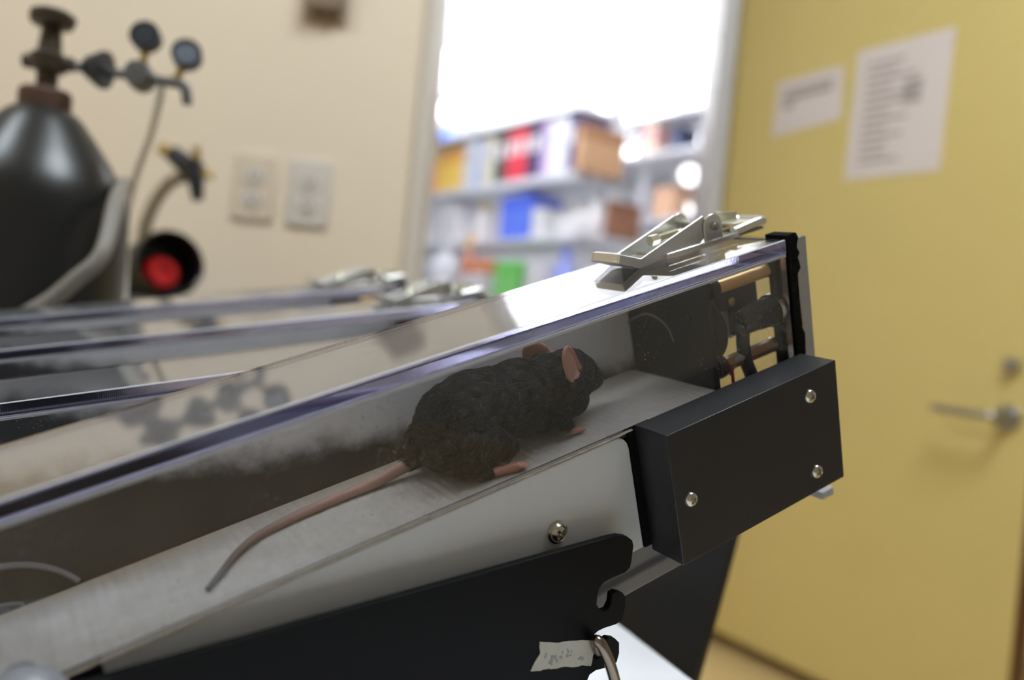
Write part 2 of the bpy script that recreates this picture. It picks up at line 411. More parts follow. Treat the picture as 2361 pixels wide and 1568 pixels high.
# room ceiling light panels above the frame; the one by the wall is added
def ceiling_panel(x, y, sx, sy, label):
    r = empty('ceiling_light', (x, y, 2.7), label=label, cat='ceiling light')
    bm = new(); 
    for (a, b, c, d) in ((-sx, sx, -sy, -sy+0.03), (-sx, sx, sy-0.03, sy), (-sx, -sx+0.03, -sy+0.03, sy-0.03), (sx-0.03, sx, -sy+0.03, sy-0.03)): box(bm, a, b, c, d, -0.035, 0)
    obj('frame', bm, M['metal_frame'], r, 0.002)
    rbox('diffuser', -sx+0.03, sx-0.03, -sy+0.03, sy-0.03, -0.025, -0.005, M['panel_light'], r)
ceiling_panel(0.5, 0.4, 0.40, 0.40, 'square ceiling light panel over the treadmills')
ceiling_panel(-1.45, 0.2, 0.30, 0.30, 'added unseen ceiling light panel by the left end of the beige wall')  # added to brighten the beige wall, its highlight kept off the cylinder

# wall outlets
def outlet(px0, px1, py0, py1, label, pale):
    a = at_y(px0, py0, WALL_Y); b = at_y(px1, py1, WALL_Y)
    cx, cz = (a.x + b.x) / 2, (a.z + b.z) / 2
    r = empty('wall_outlet', (cx, WALL_Y, cz), label=label, cat='outlet')
    m = M['outlet_pale'] if pale else M['outlet']
    rbox('cover_plate', -0.035, 0.035, -0.006, 0, -0.057, 0.057, m, r, 0.003)
    for s in (-1, 1):
        bm = new(); lathe(bm, [(0, 0), (0.0165, 0), (0.0165, 0.003), (0, 0.003)], (0, -0.006, s * 0.0195), (0, -1, 0), 24)
        sk = obj('socket', bm, M['outlet_pale'], r)
        bm = new()
        for dx in (-0.006, 0.006): box(bm, dx - 0.0012, dx + 0.0012, -0.0096, -0.0088, s * 0.0195 - 0.002, s * 0.0195 + 0.006)
        box(bm, -0.0022, 0.0022, -0.0096, -0.0088, s * 0.0195 - 0.010, s * 0.0195 - 0.006)
        obj('slots', bm, M['slot'], sk)
outlet(541, 634, 358, 506, 'beige wall outlet with two sockets, nearer the gas cylinder', False)
outlet(666, 762, 374, 520, 'pale grey wall outlet nearer the lab doorway', True)
a = at_y(708, -40, WALL_Y); b = at_y(800, 62, WALL_Y)
th = empty('thermostat', ((a.x + b.x) / 2, WALL_Y, (a.z + b.z) / 2 + 0.01), label='taupe thermostat box on the beige wall, cut by the top of the frame', cat='thermostat')
hw = (b.x - a.x) / 2
rbox('back_plate', -hw, hw, -0.006, 0, -0.045, 0.045, M['taupe'], th, 0.003)
rbox('cover', -hw + 0.006, hw - 0.006, -0.028, -0.006, -0.026, 0.04, M['taupe_dark'], th, 0.004)

# ================================================================== the lab beyond the opening
struct(rbox('floor_2', -5, 4, 2.42, 11, -0.05, 0, M['lab_floor']))
struct(rbox('ceiling_2', -5, 4, 2.42, 11, 2.75, 2.85, M['lab_wall']))
struct(rbox('wall_far', -5, 4, 10.6, 10.7, 0, 2.75, M['lab_wall']))
struct(rbox('wall_lab_east', 2.6, 2.7, 2.4, 10.6, 0, 2.75, M['lab_wall']))
struct(rbox('wall_lab_west', -4.6, -4.5, 2.4, 10.6, 0, 2.75, M['lab_wall']))
rw = new(); prism(rw, [(wl_edge - 0.10, WALL_Y + 0.12), (wl_edge - 0.02, WALL_Y + 0.12), (-0.42, 2.6), (-0.52, 2.6)], 0, 2.7, 'z'); struct(obj('wall_passage', rw, M['wall'], smooth=0))
struct(rbox('wall_lab_south', -4.5, -0.44, 2.5, 2.6, 0, 2.75, M['lab_wall']))
struct(rbox('ceiling_3', -0.6, 0.7, 2.40, 2.62, 2.68, 2.76, M['lab_wall']))

# linear lab lights hung in rows
SU = at(1322, 392, 4.9) - at(945, 458, 6.5); SU.z = 0; SU.normalize(); SV = Vector((-SU.y, SU.x, 0))      # shelf run direction (to the right, nearer) and its depth
def frame_at(p): return Matrix(((SU.x, SV.x, 0, p.x), (SU.y, SV.y, 0, p.y), (0, 0, 1, p.z), (0, 0, 0, 1)))
def lab_light(p, half, label):
    r = empty('linear_light', matrix=frame_at(p), label=label, cat='ceiling light', group='hanging lab lights')
    bm = new(); prism(bm, [(-0.11, 0.0), (0.11, 0.0), (0.09, 0.05), (-0.09, 0.05)], -half, half, 'x'); obj('housing', bm, M['lab_metal'], r, smooth=0)
    rbox('diffuser', -half, half, -0.10, 0.10, -0.02, 0.0, M['lens'], r)
    rbox('added_uplight', -half, half, -0.06, 0.06, 0.051, 0.058, M['added_uplight'], r)  # glowing top face added to brighten the ceiling above
    for sx in (-0.8, 0.8):
        bm = new(); tube(bm, [(sx * half, 0, 0.05), (sx * half, 0, 2.75 - p.z)], 0.006, 6); obj('hanger', bm, M['lab_metal'], r)
lab_light(at(1010, 150, 4.6), 1.0, 'long hanging lab light at the left edge of the opening')
lab_light(at(1350, 20, 4.3), 1.1, 'long hanging lab light near the top of the opening')
lab_light(at(1500, 150, 6.2), 1.2, 'long hanging lab light above the far right shelf')
for yy, lab in ((5.7, 'nearest of the added lab lights over the shelving'), (6.7, 'middle one of the added lab lights over the shelving'), (7.9, 'last of the added lab lights over the shelving')):
    lab_light(Vector((-0.1 + (yy - 5.7) * 0.25, yy, 2.45)), 1.7, lab)  # rows added to brighten the lab ceiling beyond the shelves
lab_light(Vector((-0.80, 4.00, 2.60)), 0.75, 'long hanging lab light in the aisle before the shelving, nearer the doorway')
lab_light(Vector((-0.66, 4.42, 2.60)), 0.75, 'long hanging lab light in the aisle before the shelving, nearer the shelves')

# main shelf unit
SC = at(1322, 400, 4.9)                        # right front corner of the binder shelf (board underside)
SH = frame_at(Vector((SC.x, SC.y, 0)))
SHI = SH.inverted()
def on_shelf(px, py):
    """shelf-local (x, z) of a pixel on the shelf's front plane"""
    c = SHI @ CAM; d = SHI.to_3x3() @ ray(px, py); q = c + d * (-c.y / d.y); return q.x, q.z
zA = on_shelf(1322, 392)[1]; zB = on_shelf(1322, 541)[1]; zT = on_shelf(1322, 250)[1]
SD = 0.36; SLEN = 2.3
unit = empty('shelf_unit', matrix=SH, label='grey metal lab shelving holding binders above bottles and cartons', cat='shelf unit')
for nm, z, t, m_ in (('shelf_board', zA, 0.05, 'lab_metal'), ('shelf_board', zB, 0.035, 'lab_metal'), ('top_board', zT + 0.02, 0.03, 'lab_wall')):
    rbox(nm, -SLEN, 0.0, 0, SD, z - t, z, M[m_], unit, 0.004)
rbox('work_surface', -SLEN, 0.05, -0.25, SD, 0.88, 0.92, M['lab_bench'], unit, 0.004)
rbox('bench_cabinet', -SLEN, 0.0, -0.18, SD - 0.02, 0.0, 0.88, M['lab_metal'], unit, 0.004)
for x in (-SLEN, -0.06):
    rbox('post', x, x + 0.06, SD - 0.08, SD, 0.92, zT + 0.3, M['lab_metal'], unit, 0.004)
bin_mats = {}
def cm(rgb, rough=0.5):
    k = tuple(rgb)
    if k not in bin_mats: bin_mats[k] = mat('lab_item_%d_%d_%d' % k, srgb(*rgb), rough)
    return bin_mats[k]
def binder(px0, px1, top, rgb, label):
    x0 = on_shelf(px0, 360)[0]; x1 = on_shelf(px1, 360)[0]; zt = on_shelf((px0 + px1) / 2, top)[1]
    r = empty('binder', matrix=SH @ Matrix.Translation(((x0 + x1) / 2, 0.02, zA)), label=label, cat='binder', group='binders on the upper lab shelf')
    hw = abs(x1 - x0) / 2 - 0.002; hh = zt - zA
    bm = new()
    box(bm, -hw, -hw + 0.003, 0, 0.26, 0, hh); box(bm, hw - 0.003, hw, 0, 0.26, 0, hh); box(bm, -hw + 0.003, hw - 0.003, 0, 0.003, 0, hh)
    obj('cover', bm, cm(rgb), r, 0.001)
    rbox('pages', -hw + 0.004, hw - 0.004, 0.02, 0.25, 0.006, hh - 0.012, cm((236, 232, 224)), r)
    rbox('spine_label', -hw * 0.6, hw * 0.6, -0.001, 0.0, hh * 0.5, hh * 0.8, cm((232, 230, 232)) if sum(rgb) < 560 else cm((196, 198, 206)), r)
for a_, b_, t_, c_, l_ in ((1066, 1094, 322, (214, 218, 228), 'pale grey-white binder, next to the yellow carton'), (1094, 1110, 325, (168, 182, 210), 'thin light blue binder beside the pale grey-white one'),
        (1110, 1134, 316, (222, 214, 190), 'cream binder left of the dark green one'), (1136, 1158, 310, (62, 84, 82), 'dark green binder on the upper lab shelf'),
        (1160, 1184, 302, (196, 60, 74), 'red binder next to the dark green one'), (1184, 1203, 296, (216, 56, 76), 'brighter red binder in the middle of the red trio'),
        (1203, 1214, 295, (156, 50, 60), 'thin dark red binder beside the navy one'), (1214, 1238, 288, (52, 58, 98), 'navy binder between the dark red and purple ones'),
        (1240, 1256, 282, (196, 164, 214), 'lilac binder on the upper lab shelf'), (1257, 1278, 276, (230, 230, 234), 'white binder next to the lilac one'),
        (1279, 1300, 270, (236, 236, 238), 'white binder next to the dark violet one'), (1300, 1315, 266, (82, 78, 128), 'dark violet binder against the cardboard box')):
    binder(a_, b_, t_, c_, l_)
def carton(px0, px1, top, base, rgb, label, flap=None, depth=0.24, y=0.03, z=None, name='carton', cat='carton'):
    x0 = on_shelf(px0, 400)[0]; x1 = on_shelf(px1, 400)[0]; zt = on_shelf((px0 + px1) / 2, top)[1]
    z = base
    r = empty(name, matrix=SH @ Matrix.Translation(((x0 + x1) / 2, y, z)), label=label, cat=cat)
    hw = abs(x1 - x0) / 2
    rbox('body', -hw, hw, 0, depth, 0, zt - z, cm(rgb), r, 0.003)
    if flap: rbox('lid' if name != 'carton' else 'flap', -hw - 0.002, hw + 0.002, -0.002, depth + 0.002, (zt - z) * 0.72, zt - z + 0.003, cm(flap), r, 0.002)
    return r
carton(1317, 1332, 288, zA, (184, 146, 110), 'brown cardboard box at the right end of the upper shelf', (150, 108, 74), 0.33, 0.015)
carton(1000, 1062, 350, zA, (238, 200, 96), 'yellow carton with an orange lid flap on the upper shelf', (214, 158, 72))
carton(945, 998, 372, zA, (240, 150, 110), 'orange and pink carton at the left end of the upper shelf', (236, 196, 110))
carton(956, 1006, 306, zT + 0.02, (96, 140, 226), 'blue plastic tub on the top board', (168, 190, 236), name='tub', cat='tub')
carton(1008, 1052, 470, zB, (236, 234, 236), 'tall white carton on the lower shelf', (226, 226, 230))
carton(1228, 1252, 478, zB, (238, 238, 240), 'white carton beside the blue packet', (230, 230, 234))
carton(1374, 1384, 455, zB, (150, 104, 76), 'brown box at the right end of the lower shelf', (136, 92, 66), y=0.1)
def bottle(px, py_top, z, rad, rgb, cap, label, yy=0.10):
    x = on_shelf(px, py_top)[0]; zt = on_shelf(px, py_top)[1]; hh = max(0.06, zt - z)
    r = empty('bottle', matrix=SH @ Matrix.Translation((x, yy, z)), label=label, cat='bottle', group='bottles and jars in the lab')
    bm = new(); lathe(bm, [(0, 0), (rad, 0), (rad, hh * 0.62), (rad * 0.5, hh * 0.8), (rad * 0.45, hh * 0.84), (0, hh * 0.84)], n=20); obj('body', bm, cm(rgb, 0.3), r)
    bm = new(); lathe(bm, [(0, hh * 0.84), (rad * 0.55, hh * 0.84), (rad * 0.55, hh), (0, hh)], n=16); obj('cap', bm, cm(cap), r)
for i, (px, t, rad, rgb, cap, lab) in enumerate(((955, 492, 0.055, (236, 236, 240), (220, 220, 226), 'squat white bottle at the left end of the lower shelf'),
        (985, 500, 0.05, (238, 236, 236), (206, 180, 150), 'white bottle with a tan cap on the lower shelf'),
        (1092, 464, 0.06, (232, 226, 226), (214, 186, 84), 'white jar with a yellow lid on the lower shelf'),
        (1135, 486, 0.05, (228, 224, 232), (216, 210, 222), 'white bottle just left of the blue packet'),
        (1275, 486, 0.05, (236, 236, 238), (230, 230, 232), 'white bottle right of the white carton'),
        (1308, 470, 0.05, (238, 238, 240), (226, 214, 206), 'white bottle with a beige cap on the lower shelf'),
        (1345, 456, 0.045, (236, 234, 236), (236, 236, 240), 'tall white bottle at the right of the lower shelf'))):
    bottle(px, t, zB, rad, rgb, cap, lab)
carton(1156, 1224, 452, zB, (92, 122, 232), 'bright blue packet standing on the lower shelf', (74, 100, 214), name='packet', cat='packet')
for i, (px, t, rad, rgb, cap, lab) in enumerate(((945, 575, 0.06, (150, 164, 240), (176, 188, 244), 'pale blue bottle at the left on the lab bench'),
        (1035, 560, 0.13, (226, 228, 234), (206, 208, 214), 'large white round jar on the lab bench'),
        (1308, 575, 0.06, (156, 168, 244), (140, 152, 236), 'pale blue bottle at the right on the lab bench'),
        (1085, 545, 0.05, (196, 140, 130), (226, 190, 110), 'pinkish bottle with a yellow cap on the lab bench'))):
    bottle(px, t, 0.92, rad, rgb, cap, lab, 0.0)
carton(1100, 1150, 600, 0.92, (232, 224, 228), 'white carton with an orange lid on the lab bench', (222, 140, 96), y=-0.05)
carton(1178, 1232, 605, 0.92, (128, 204, 112), 'green plastic box on the lab bench', (110, 196, 92), y=-0.05, name='green_box', cat='box')
carton(1250, 1300, 608, 0.92, (230, 226, 228), 'low white carton right of the green box on the lab bench', (224, 222, 226), y=-0.05)
carton(965, 1000, 630, 0.92, (120, 124, 134), 'grey instrument box at the left of the lab bench', (140, 144, 154), y=-0.1, name='instrument_box', cat='box')

# second shelf, farther right
S2 = at(1490, 400, 6.1); SH2 = frame_at(Vector((S2.x, S2.y, 0)))
z2a = at(1490, 352, 6.1).z; z2b = at(1490, 505, 6.1).z
u2 = empty('shelf_unit', matrix=SH2, label='pale lab shelving seen behind the right end of the binder shelf', cat='shelf unit')
for z in (z2a, z2b, z2a + 0.27): rbox('shelf_board', -0.35, 0.9, 0, 0.34, z - 0.03, z, M['lab_metal'], u2, 0.003)
for x in (-0.35, 0.86): rbox('post', x, x + 0.04, 0.28, 0.34, 0.0, min(2.20, z2a + 0.36), M['lab_metal'], u2, 0.003)
rbox('bench_cabinet', -0.35, 0.9, 0.0, 0.33, 0, 0.95, M['lab_metal'], u2, 0.003)
def item2(x0, x1, z, hh, rgb, label, name='carton', cat='carton', flap=None):
    r = empty(name, matrix=SH2 @ Matrix.Translation(((x0 + x1) / 2, 0.04, z)), label=label, cat=cat); hw = (x1 - x0) / 2
    rbox('body', -hw, hw, 0, 0.2, 0, hh, cm(rgb), r, 0.003)
    rbox('flap', -hw - 0.002, hw + 0.002, -0.002, 0.202, hh * 0.75, hh + 0.002, cm(flap or tuple(max(0, c - 14) for c in rgb)), r, 0.002)
item2(-0.16, 0.02, z2a, 0.10, (206, 180, 160), 'tan carton at the bottom of the small stack on the far shelf')
item2(-0.14, 0.03, z2a + 0.102, 0.08, (200, 150, 148), 'red-pink carton in the middle of the small stack on the far shelf')
item2(-0.13, 0.03, z2a + 0.184, 0.09, (212, 190, 172), 'peach carton on top of the small stack on the far shelf')
item2(0.16, 0.25, z2a, 0.17, (52, 58, 88), 'navy box standing alone on the far shelf', 'navy_box', 'box')
item2(0.06, 0.26, z2b, 0.22, (200, 160, 130), 'orange-brown cardboard box on the lower far shelf')
# round-faced bright lamps on the far shelf posts
for (px, py, r_, lab) in ((1598, 252, 0.085, 'bright round lab lamp, uppermost of the three by the door jamb'), (1590, 404, 0.075, 'bright round lab lamp in the middle by the door jamb'), (1584, 482, 0.04, 'small round lab lamp, lowest by the door jamb')):
    p = at(px, py, 6.0)
    lm = empty('round_lamp', p, label=lab, cat='lamp')
    bm = new(); lathe(bm, [(0, 0.0), (r_ * 0.9, 0.0), (r_ * 1.1, -0.05), (r_ * 0.4, -0.10), (0, -0.10)], axis=(0.1, -1, -0.05)); obj('housing', bm, M['lab_metal'], lm)
    bm = new(); lathe(bm, [(0, 0.006), (r_ * 0.88, 0.006), (r_ * 0.88, 0.001), (0, 0.001)], axis=(0.1, -1, -0.05)); obj('lamp_face', bm, emit('lamp_face', (1, 1, 1), 3.5), lm)
    bm = new(); tube(bm, [(0, 0.08, 0), (0.0, 0.35, 0)], 0.02, 8); obj('bracket', bm, M['lab_metal'], lm)

# ================================================================== gas cylinder and things by the left wall
gd = 0.75
ga = at(104, 232, gd)
GX, GY = ga.x, ga.y
gz = lambda py: at(104 - 0.097 * (py - 232), py, gd).z
k = gd / FPX
gc = empty('gas_cylinder', (GX, GY, 0), label='tall black gas cylinder with a brown neck collar against the beige wall', cat='gas cylinder')
zs = gz(258); zb_ = gz(475)
prof = [(0, 0), (0.070, 0), (0.079, 0.012), (204 * k, 0.04)]
for r_, y_ in ((204, 610), (203, 550), (201, 500), (197, 465), (190, 437), (181, 415), (165, 385), (146, 356), (120, 319), (98, 289), (82, 269), (66, 256)): prof.append((r_ * k, gz(y_)))
prof += [(58 * k, zs + 0.002), (0, zs + 0.002)]
bm = new(); lathe(bm, prof, n=56); obj('body', bm, M['cyl'], gc)
bm = new(); lathe(bm, [(0, zs - 0.004), (56 * k, zs - 0.004), (56 * k, gz(216)), (50 * k, gz(208)), (0, gz(208))], n=40); obj('neck_collar', bm, M['collar'], gc)
vz = gz(145)
bm = new(); lathe(bm, [(0, gz(208)), (22 * k, gz(208)), (23 * k, gz(165)), (37 * k, gz(163)), (40 * k, gz(130)), (26 * k, gz(120)), (20 * k, gz(60)), (0, gz(60))], n=24); vb = obj('valve_body', bm, M['bronze'], gc)
bm = new()
lathe(bm, [(0, gz(62)), (44 * k, gz(60)), (50 * k, gz(48)), (49 * k, gz(34)), (36 * k, gz(26)), (0, gz(26))], n=10); obj('handwheel', bm, M['bronze'], vb)
bm = new(); tube(bm, [(-55 * k, 0, vz), (55 * k, 0, vz)], 17 * k, 12); obj('outlet_stub', bm, M['bronze'], vb)
# round label on the shoulder
bm = new(); lathe(bm, [(0, 0), (22 * k, 0), (22 * k, 0.0015), (0, 0.0015)], (-82 * k, -66 * k, gz(285)), (-0.55, -0.6, 0.6)); obj('shoulder_label', bm, M['white_hose'], gc)

rg = empty('gas_regulator', at(170, 155, gd), label='grey two-gauge pressure regulator screwed to the valve of the black gas cylinder', cat='regulator')
def rl(px, py, d=gd): return at(px, py, d) - Vector(rg.location)
bm = new(); tube(bm, [rl(172, 153), rl(385, 188)], 11 * k, 12); obj('stem', bm, M['regulator'], rg)
bm = new(); dv = (rl(245, 163) - rl(195, 153)); lathe(bm, [(0, 0), (18 * k, 0), (24 * k, 5 * k), (44 * k, 42 * k), (43 * k, 50 * k), (0, 51 * k)], rl(196, 153), dv); obj('tightening_nut', bm, M['gauge_black'], rg)
bm = new(); lathe(bm, [(0, -30 * k), (30 * k, -30 * k), (32 * k, 0.0), (27 * k, 28 * k), (0, 31 * k)], rl(322, 175), (0.15, -1, 0.1)); obj('regulator_body', bm, M['regulator'], rg)
for px, py, m_, nx in ((333, 80, 'gauge_face', 0.1), (430, 122, 'gauge_pale', 0.25)):
    bm = new(); lathe(bm, [(0, -32 * k), (29 * k, -32 * k), (34 * k, -26 * k), (34 * k, 2 * k), (28 * k, 3 * k), (28 * k, -2 * k), (0, -2 * k)], rl(px, py), (nx, -1, 0.15)); g = obj('gauge', bm, M['gauge_black'], rg)
    bm = new(); lathe(bm, [(0, 0), (27 * k, 0), (0, 0.0006)], rl(px, py), (nx, -1, 0.15)); obj('gauge_face', bm, M[m_], g)
for nm, a_, b_ in (('gauge_stem', rl(333, 80) + Vector((0, 0.008, 0)), rl(326, 150) + Vector((0, 0.002, 0))), ('gauge_stem', rl(430, 122) + Vector((0, 0.008, 0)), rl(402, 188))):
    bm = new(); tube(bm, [a_, b_], 9 * k, 8); obj(nm, bm, M['brass'], rg)
bm = new(); tube(bm, spline([rl(385, 188), rl(414, 194), rl(428, 206), rl(432, 240)], 5), 12 * k, 10); obj('outlet_fitting', bm, M['regulator'], rg)

bm = new(); tube(bm, spline([at(375, 185, 0.75), at(366, 240, 0.78), at(345, 320, 0.85), at(318, 390, 0.88), at(298, 470, 0.90), at(290, 560, 0.92), at(284, 720, 0.92)], 6), 0.0035, 10)
tag(obj('white_tube', bm, M['white_hose']), 'thin white tube hanging from the regulator beside the black cylinder', 'tube')
bm = new(); tube(bm, spline([at(286, 425, 0.77), at(268, 462, 0.705), at(245, 560, 0.67), at(222, 605, 0.66), at(180, 640, 0.655), at(120, 690, 0.65), at(50, 735, 0.645), at(-20, 800, 0.64)], 6), 0.0066, 12)
tag(obj('grey_hose', bm, M['hose_grey']), 'grey bent hose running down in front of the black gas cylinder', 'hose')

# grey wall shelf behind the far lanes with the canister on it
s0 = at(75, 694, 1.15); s1 = at(455, 712, 1.15)
bm = new(); box(bm, s0.x - 0.02, s1.x, 1.13, WALL_Y, s1.z - 0.012, s1.z + 0.010)
sh = obj('wall_shelf', bm, M['grey_shelf'], bevel=0.002); tag(sh, 'narrow grey shelf on the beige wall behind the treadmills', 'shelf')
shz = s1.z + 0.010
for px in (150, 395):
    p = at(px, 706, 1.14)
    bm = new(); lathe(bm, [(0, 0), (0.011, 0), (0.012, 0.006), (0.008, 0.011), (0, 0.012)], (p.x, 1.13, s1.z), (0, -1, 0)); obj('shelf_bolt', bm, M['screw'], sh)
cr = 0.046
pc = at(392, 625, 1.14); pc = Vector((pc.x, pc.y, shz + cr + 0.002))
ax = Vector((0.66, -0.72, 0.2)).normalized()
cn = empty('canister', (pc.x, pc.y, shz), label='black round canister lying on the grey shelf, red inside its open end', cat='canister')
bm = new(); lathe(bm, [(0, -0.17), (cr * 0.9, -0.17), (cr, -0.155), (cr, 0.0), (cr * 0.96, 0.003), (cr * 0.90, 0.0), (cr * 0.82, -0.050), (0, -0.052)], (0, 0, cr + 0.002), ax, 40); obj('shell', bm, M['cyl'], cn)
bm = new(); lathe(bm, [(0, -0.0515), (0.024, -0.0515), (0.024, -0.030), (0.019, -0.023), (0.012, -0.023), (0.009, -0.028), (0, -0.028)], Vector((0.0, 0.0, cr - 0.006)), ax, 28); obj('red_plug', bm, M['red'], cn)

# brass needle valve on a curved tan hose
nv = empty('needle_valve', at(432, 395, 1.2), label='brass needle valve with a black handle above the black canister', cat='valve')
def nl(px, py, d=1.2): return at(px, py, d) - Vector(nv.location)
bm = new(); tube(bm, [nl(395, 352), nl(455, 402)], [0.012, 0.017], 12); obj('valve_body', bm, M['gauge_black'], nv)
bm = new(); tube(bm, [nl(370, 342), nl(396, 353)], 0.009, 10); obj('hose_nut', bm, M['brass'], nv)
bm = new(); tube(bm, [nl(452, 340), nl(456, 385)], 0.006, 8); obj('upper_port', bm, M['brass'], nv)
bm = new(); tube(bm, [nl(450, 398), nl(490, 405)], 0.006, 8); obj('side_port', bm, M['brass'], nv)
bm = new(); tube(bm, [nl(440, 372, 1.19), nl(452, 420, 1.19), nl(456, 462, 1.19)], [0.013, 0.011, 0.008], 10); obj('handle', bm, M['gauge_black'], nv)
bm = new(); tube(bm, spline([at(425, 405, 1.2), at(392, 420, 1.21), at(360, 460, 1.22), at(338, 510, 1.23), at(328, 560, 1.24), at(326, 640, 1.25), at(326, 690, 1.25)], 6), 0.0095, 12)
tag(obj('tan_hose', bm, M['hose_tan']), 'tan curved hose rising from the shelf to the needle valve', 'hose')

# ================================================================== table and chair
TZ = CAMZ - 0.17
e1 = at_z(1432, 1440, TZ); e2 = at_z(1600, 1568, TZ)
ed = (e1 - e2).normalized(); en = Vector((-ed.y, ed.x, 0)).normalized()
if en.x > 0: en = -en
tb = empty('white_table', (0, 0, 0), label='white laminate table that carries the treadmills', cat='table')
c0 = e2 - ed * 0.30; c1 = e2 + ed * 0.385
pts = [c0, c1, c1 + en * 1.15, c0 + en * 1.15]
bm = new(); prism(bm, [(p.x, p.y) for p in pts], TZ - 0.03, TZ, 'z'); obj('tabletop', bm, M['table'], tb, 0.002)
for p, s, t in ((pts[0], 1, 1), (pts[1], -1, 1), (pts[2], -1, -1), (pts[3], 1, -1)):
    q = p + ed * 0.06 * s + en * (0.56 if t > 0 else -0.06)
    bm = new(); box(bm, q.x - 0.02, q.x + 0.02, q.y - 0.02, q.y + 0.02, 0, TZ - 0.03); obj('leg', bm, M['metal_frame'], tb, 0.002)
# chair pushed up to the right edge of the table
cp = at(1697, 1248, 0.58)
CHX = ed.copy(); CHY = -en
def chair_m(z): return Matrix(((CHX.x, CHY.x, 0, cp.x), (CHX.y, CHY.y, 0, cp.y), (0, 0, 1, z), (0, 0, 0, 1)))
ch = empty('office_chair', matrix=chair_m(0), label='black office chair with a reclined back, pushed up to the white table', cat='chair')
bm = new(); W_, H_ = 0.42, 0.26
NU, NV = 24, 16; front = []; rear = []
z0_ = cp.z + 0.075 - H_
for j in range(NV + 1):
    v = j / NV; fr_, rr_ = [], []
    for i in range(NU + 1):
        u = i / NU
        a_, b_ = 2 * u - 1, 2 * v - 1
        x = a_ * math.sqrt(max(0, 1 - 0.10 * b_ ** 4)); z = b_ * math.sqrt(max(0, 1 - 0.16 * a_ ** 4))
        X_ = W_ / 2 + x * W_ / 2; Z_ = H_ / 2 + z * H_ / 2
        bulge = 0.020 * (1 - max(abs(a_), abs(b_)) ** 6) + 0.02 * (1 - a_ * a_)
        Y_ = (Z_ + z0_ - cp.z) * 0.21 - 0.004
        fr_.append(bm.verts.new((X_, Y_ - bulge * 0.5, Z_ + z0_))); rr_.append(bm.verts.new((X_, Y_ + 0.006 + bulge * 0.6, Z_ + z0_)))
    front.append(fr_); rear.append(rr_)
for j in range(NV):
    for i in range(NU):
        bm.faces.new((front[j][i], front[j][i+1], front[j+1][i+1], front[j+1][i])); bm.faces.new((rear[j][i], rear[j+1][i], rear[j+1][i+1], rear[j][i+1]))
for i in range(NU):
    bm.faces.new((front[0][i], rear[0][i], rear[0][i+1], front[0][i+1])); bm.faces.new((front[NV][i], front[NV][i+1], rear[NV][i+1], rear[NV][i]))
for j in range(NV):
    bm.faces.new((front[j][0], front[j+1][0], rear[j+1][0], rear[j][0])); bm.faces.new((front[j][NU], rear[j][NU], rear[j+1][NU], front[j+1][NU]))
obj('backrest', bm, M['bin'], ch, smooth=60)
bm = new(); box(bm, 0.0, 0.42, -0.46, -0.06, 0.385, 0.43); obj('seat', bm, M['bin'], ch, 0.02, seg=3)
bm = new(); tube(bm, spline([(0.21, -0.10, 0.375), (0.21, -0.02, 0.38), (0.21, 0.02, 0.42), (0.21, 0.015, 0.56)], 6), 0.016, 10); obj('back_support', bm, M['bin'], ch)
bm = new(); tube(bm, [(0.21, -0.26, 0.06), (0.21, -0.26, 0.385)], 0.025, 16); obj('gas_column', bm, M['steel'], ch)
for i in range(5):
    an = 2 * PI * i / 5 + 0.9; e_ = Vector((0.21 + 0.27 * math.cos(an), -0.26 + 0.27 * math.sin(an), 0.075))
    bm = new(); tube(bm, [(0.21, -0.26, 0.10), e_], [0.024, 0.014], 10); lg = obj('leg', bm, M['bin'], ch)
    bm = new(); tube(bm, [e_ + Vector((0.012 * math.sin(an), -0.012 * math.cos(an), -0.045)), e_ + Vector((-0.012 * math.sin(an), 0.012 * math.cos(an), -0.045))], 0.029, 16); obj('caster', bm, M['rubber'], lg)

# ================================================================== treadmill lane
XL, XR = -0.262, 0.0913
YB = 0.0545
LT, LB = 0.0500, 0.0440
ZBELT = -0.003
def screw_head(bm, c, R, H, axis, mi=0, n=40, ang=0.5, washer=0.0):
    """pan head with a pressed cross recess"""
    u, v, d = basis(axis); c = Vector(c)
    if washer:
        lathe(bm, [(0, 0), (washer, 0), (washer, 0.0007), (R, 0.0009), (0, 0.0009)], c, axis, n)
        c = c + d * 0.0006
    rows = 14; rings = []
    for i in range(rows + 1):
        rr = R * (i / rows)
        hh = H * math.sqrt(max(0, 1 - (i / rows) ** 2.6))
        ring = []
        for k in range(n if i else 1):
            a = 2 * PI * k / n; x, y = rr * math.cos(a), rr * math.sin(a)
            xr = x * math.cos(ang) + y * math.sin(ang); yr = -x * math.sin(ang) + y * math.cos(ang)
            h2 = hh
            if max(abs(xr), abs(yr)) < R * 0.56 and min(abs(xr), abs(yr)) < R * 0.13:
                h2 = hh - H * 0.55 * (1 - 0.5 * max(abs(xr), abs(yr)) / (R * 0.56))
            ring.append(bm.verts.new(c + u * x + v * y + d * h2))
        rings.append(ring)
    base = [bm.verts.new(c + (u * math.cos(2*PI*k/n) + v * math.sin(2*PI*k/n)) * R - d * 0.0004) for k in range(n)]
    rings.append(base)
    for a, b in zip(rings, rings[1:]):
        for k in range(n):
            k2 = (k + 1) % n
            f = bm.faces.new((a[0], b[k], b[k2])) if len(a) == 1 else bm.faces.new((a[k], b[k], b[k2], a[k2]))
            f.material_index = mi

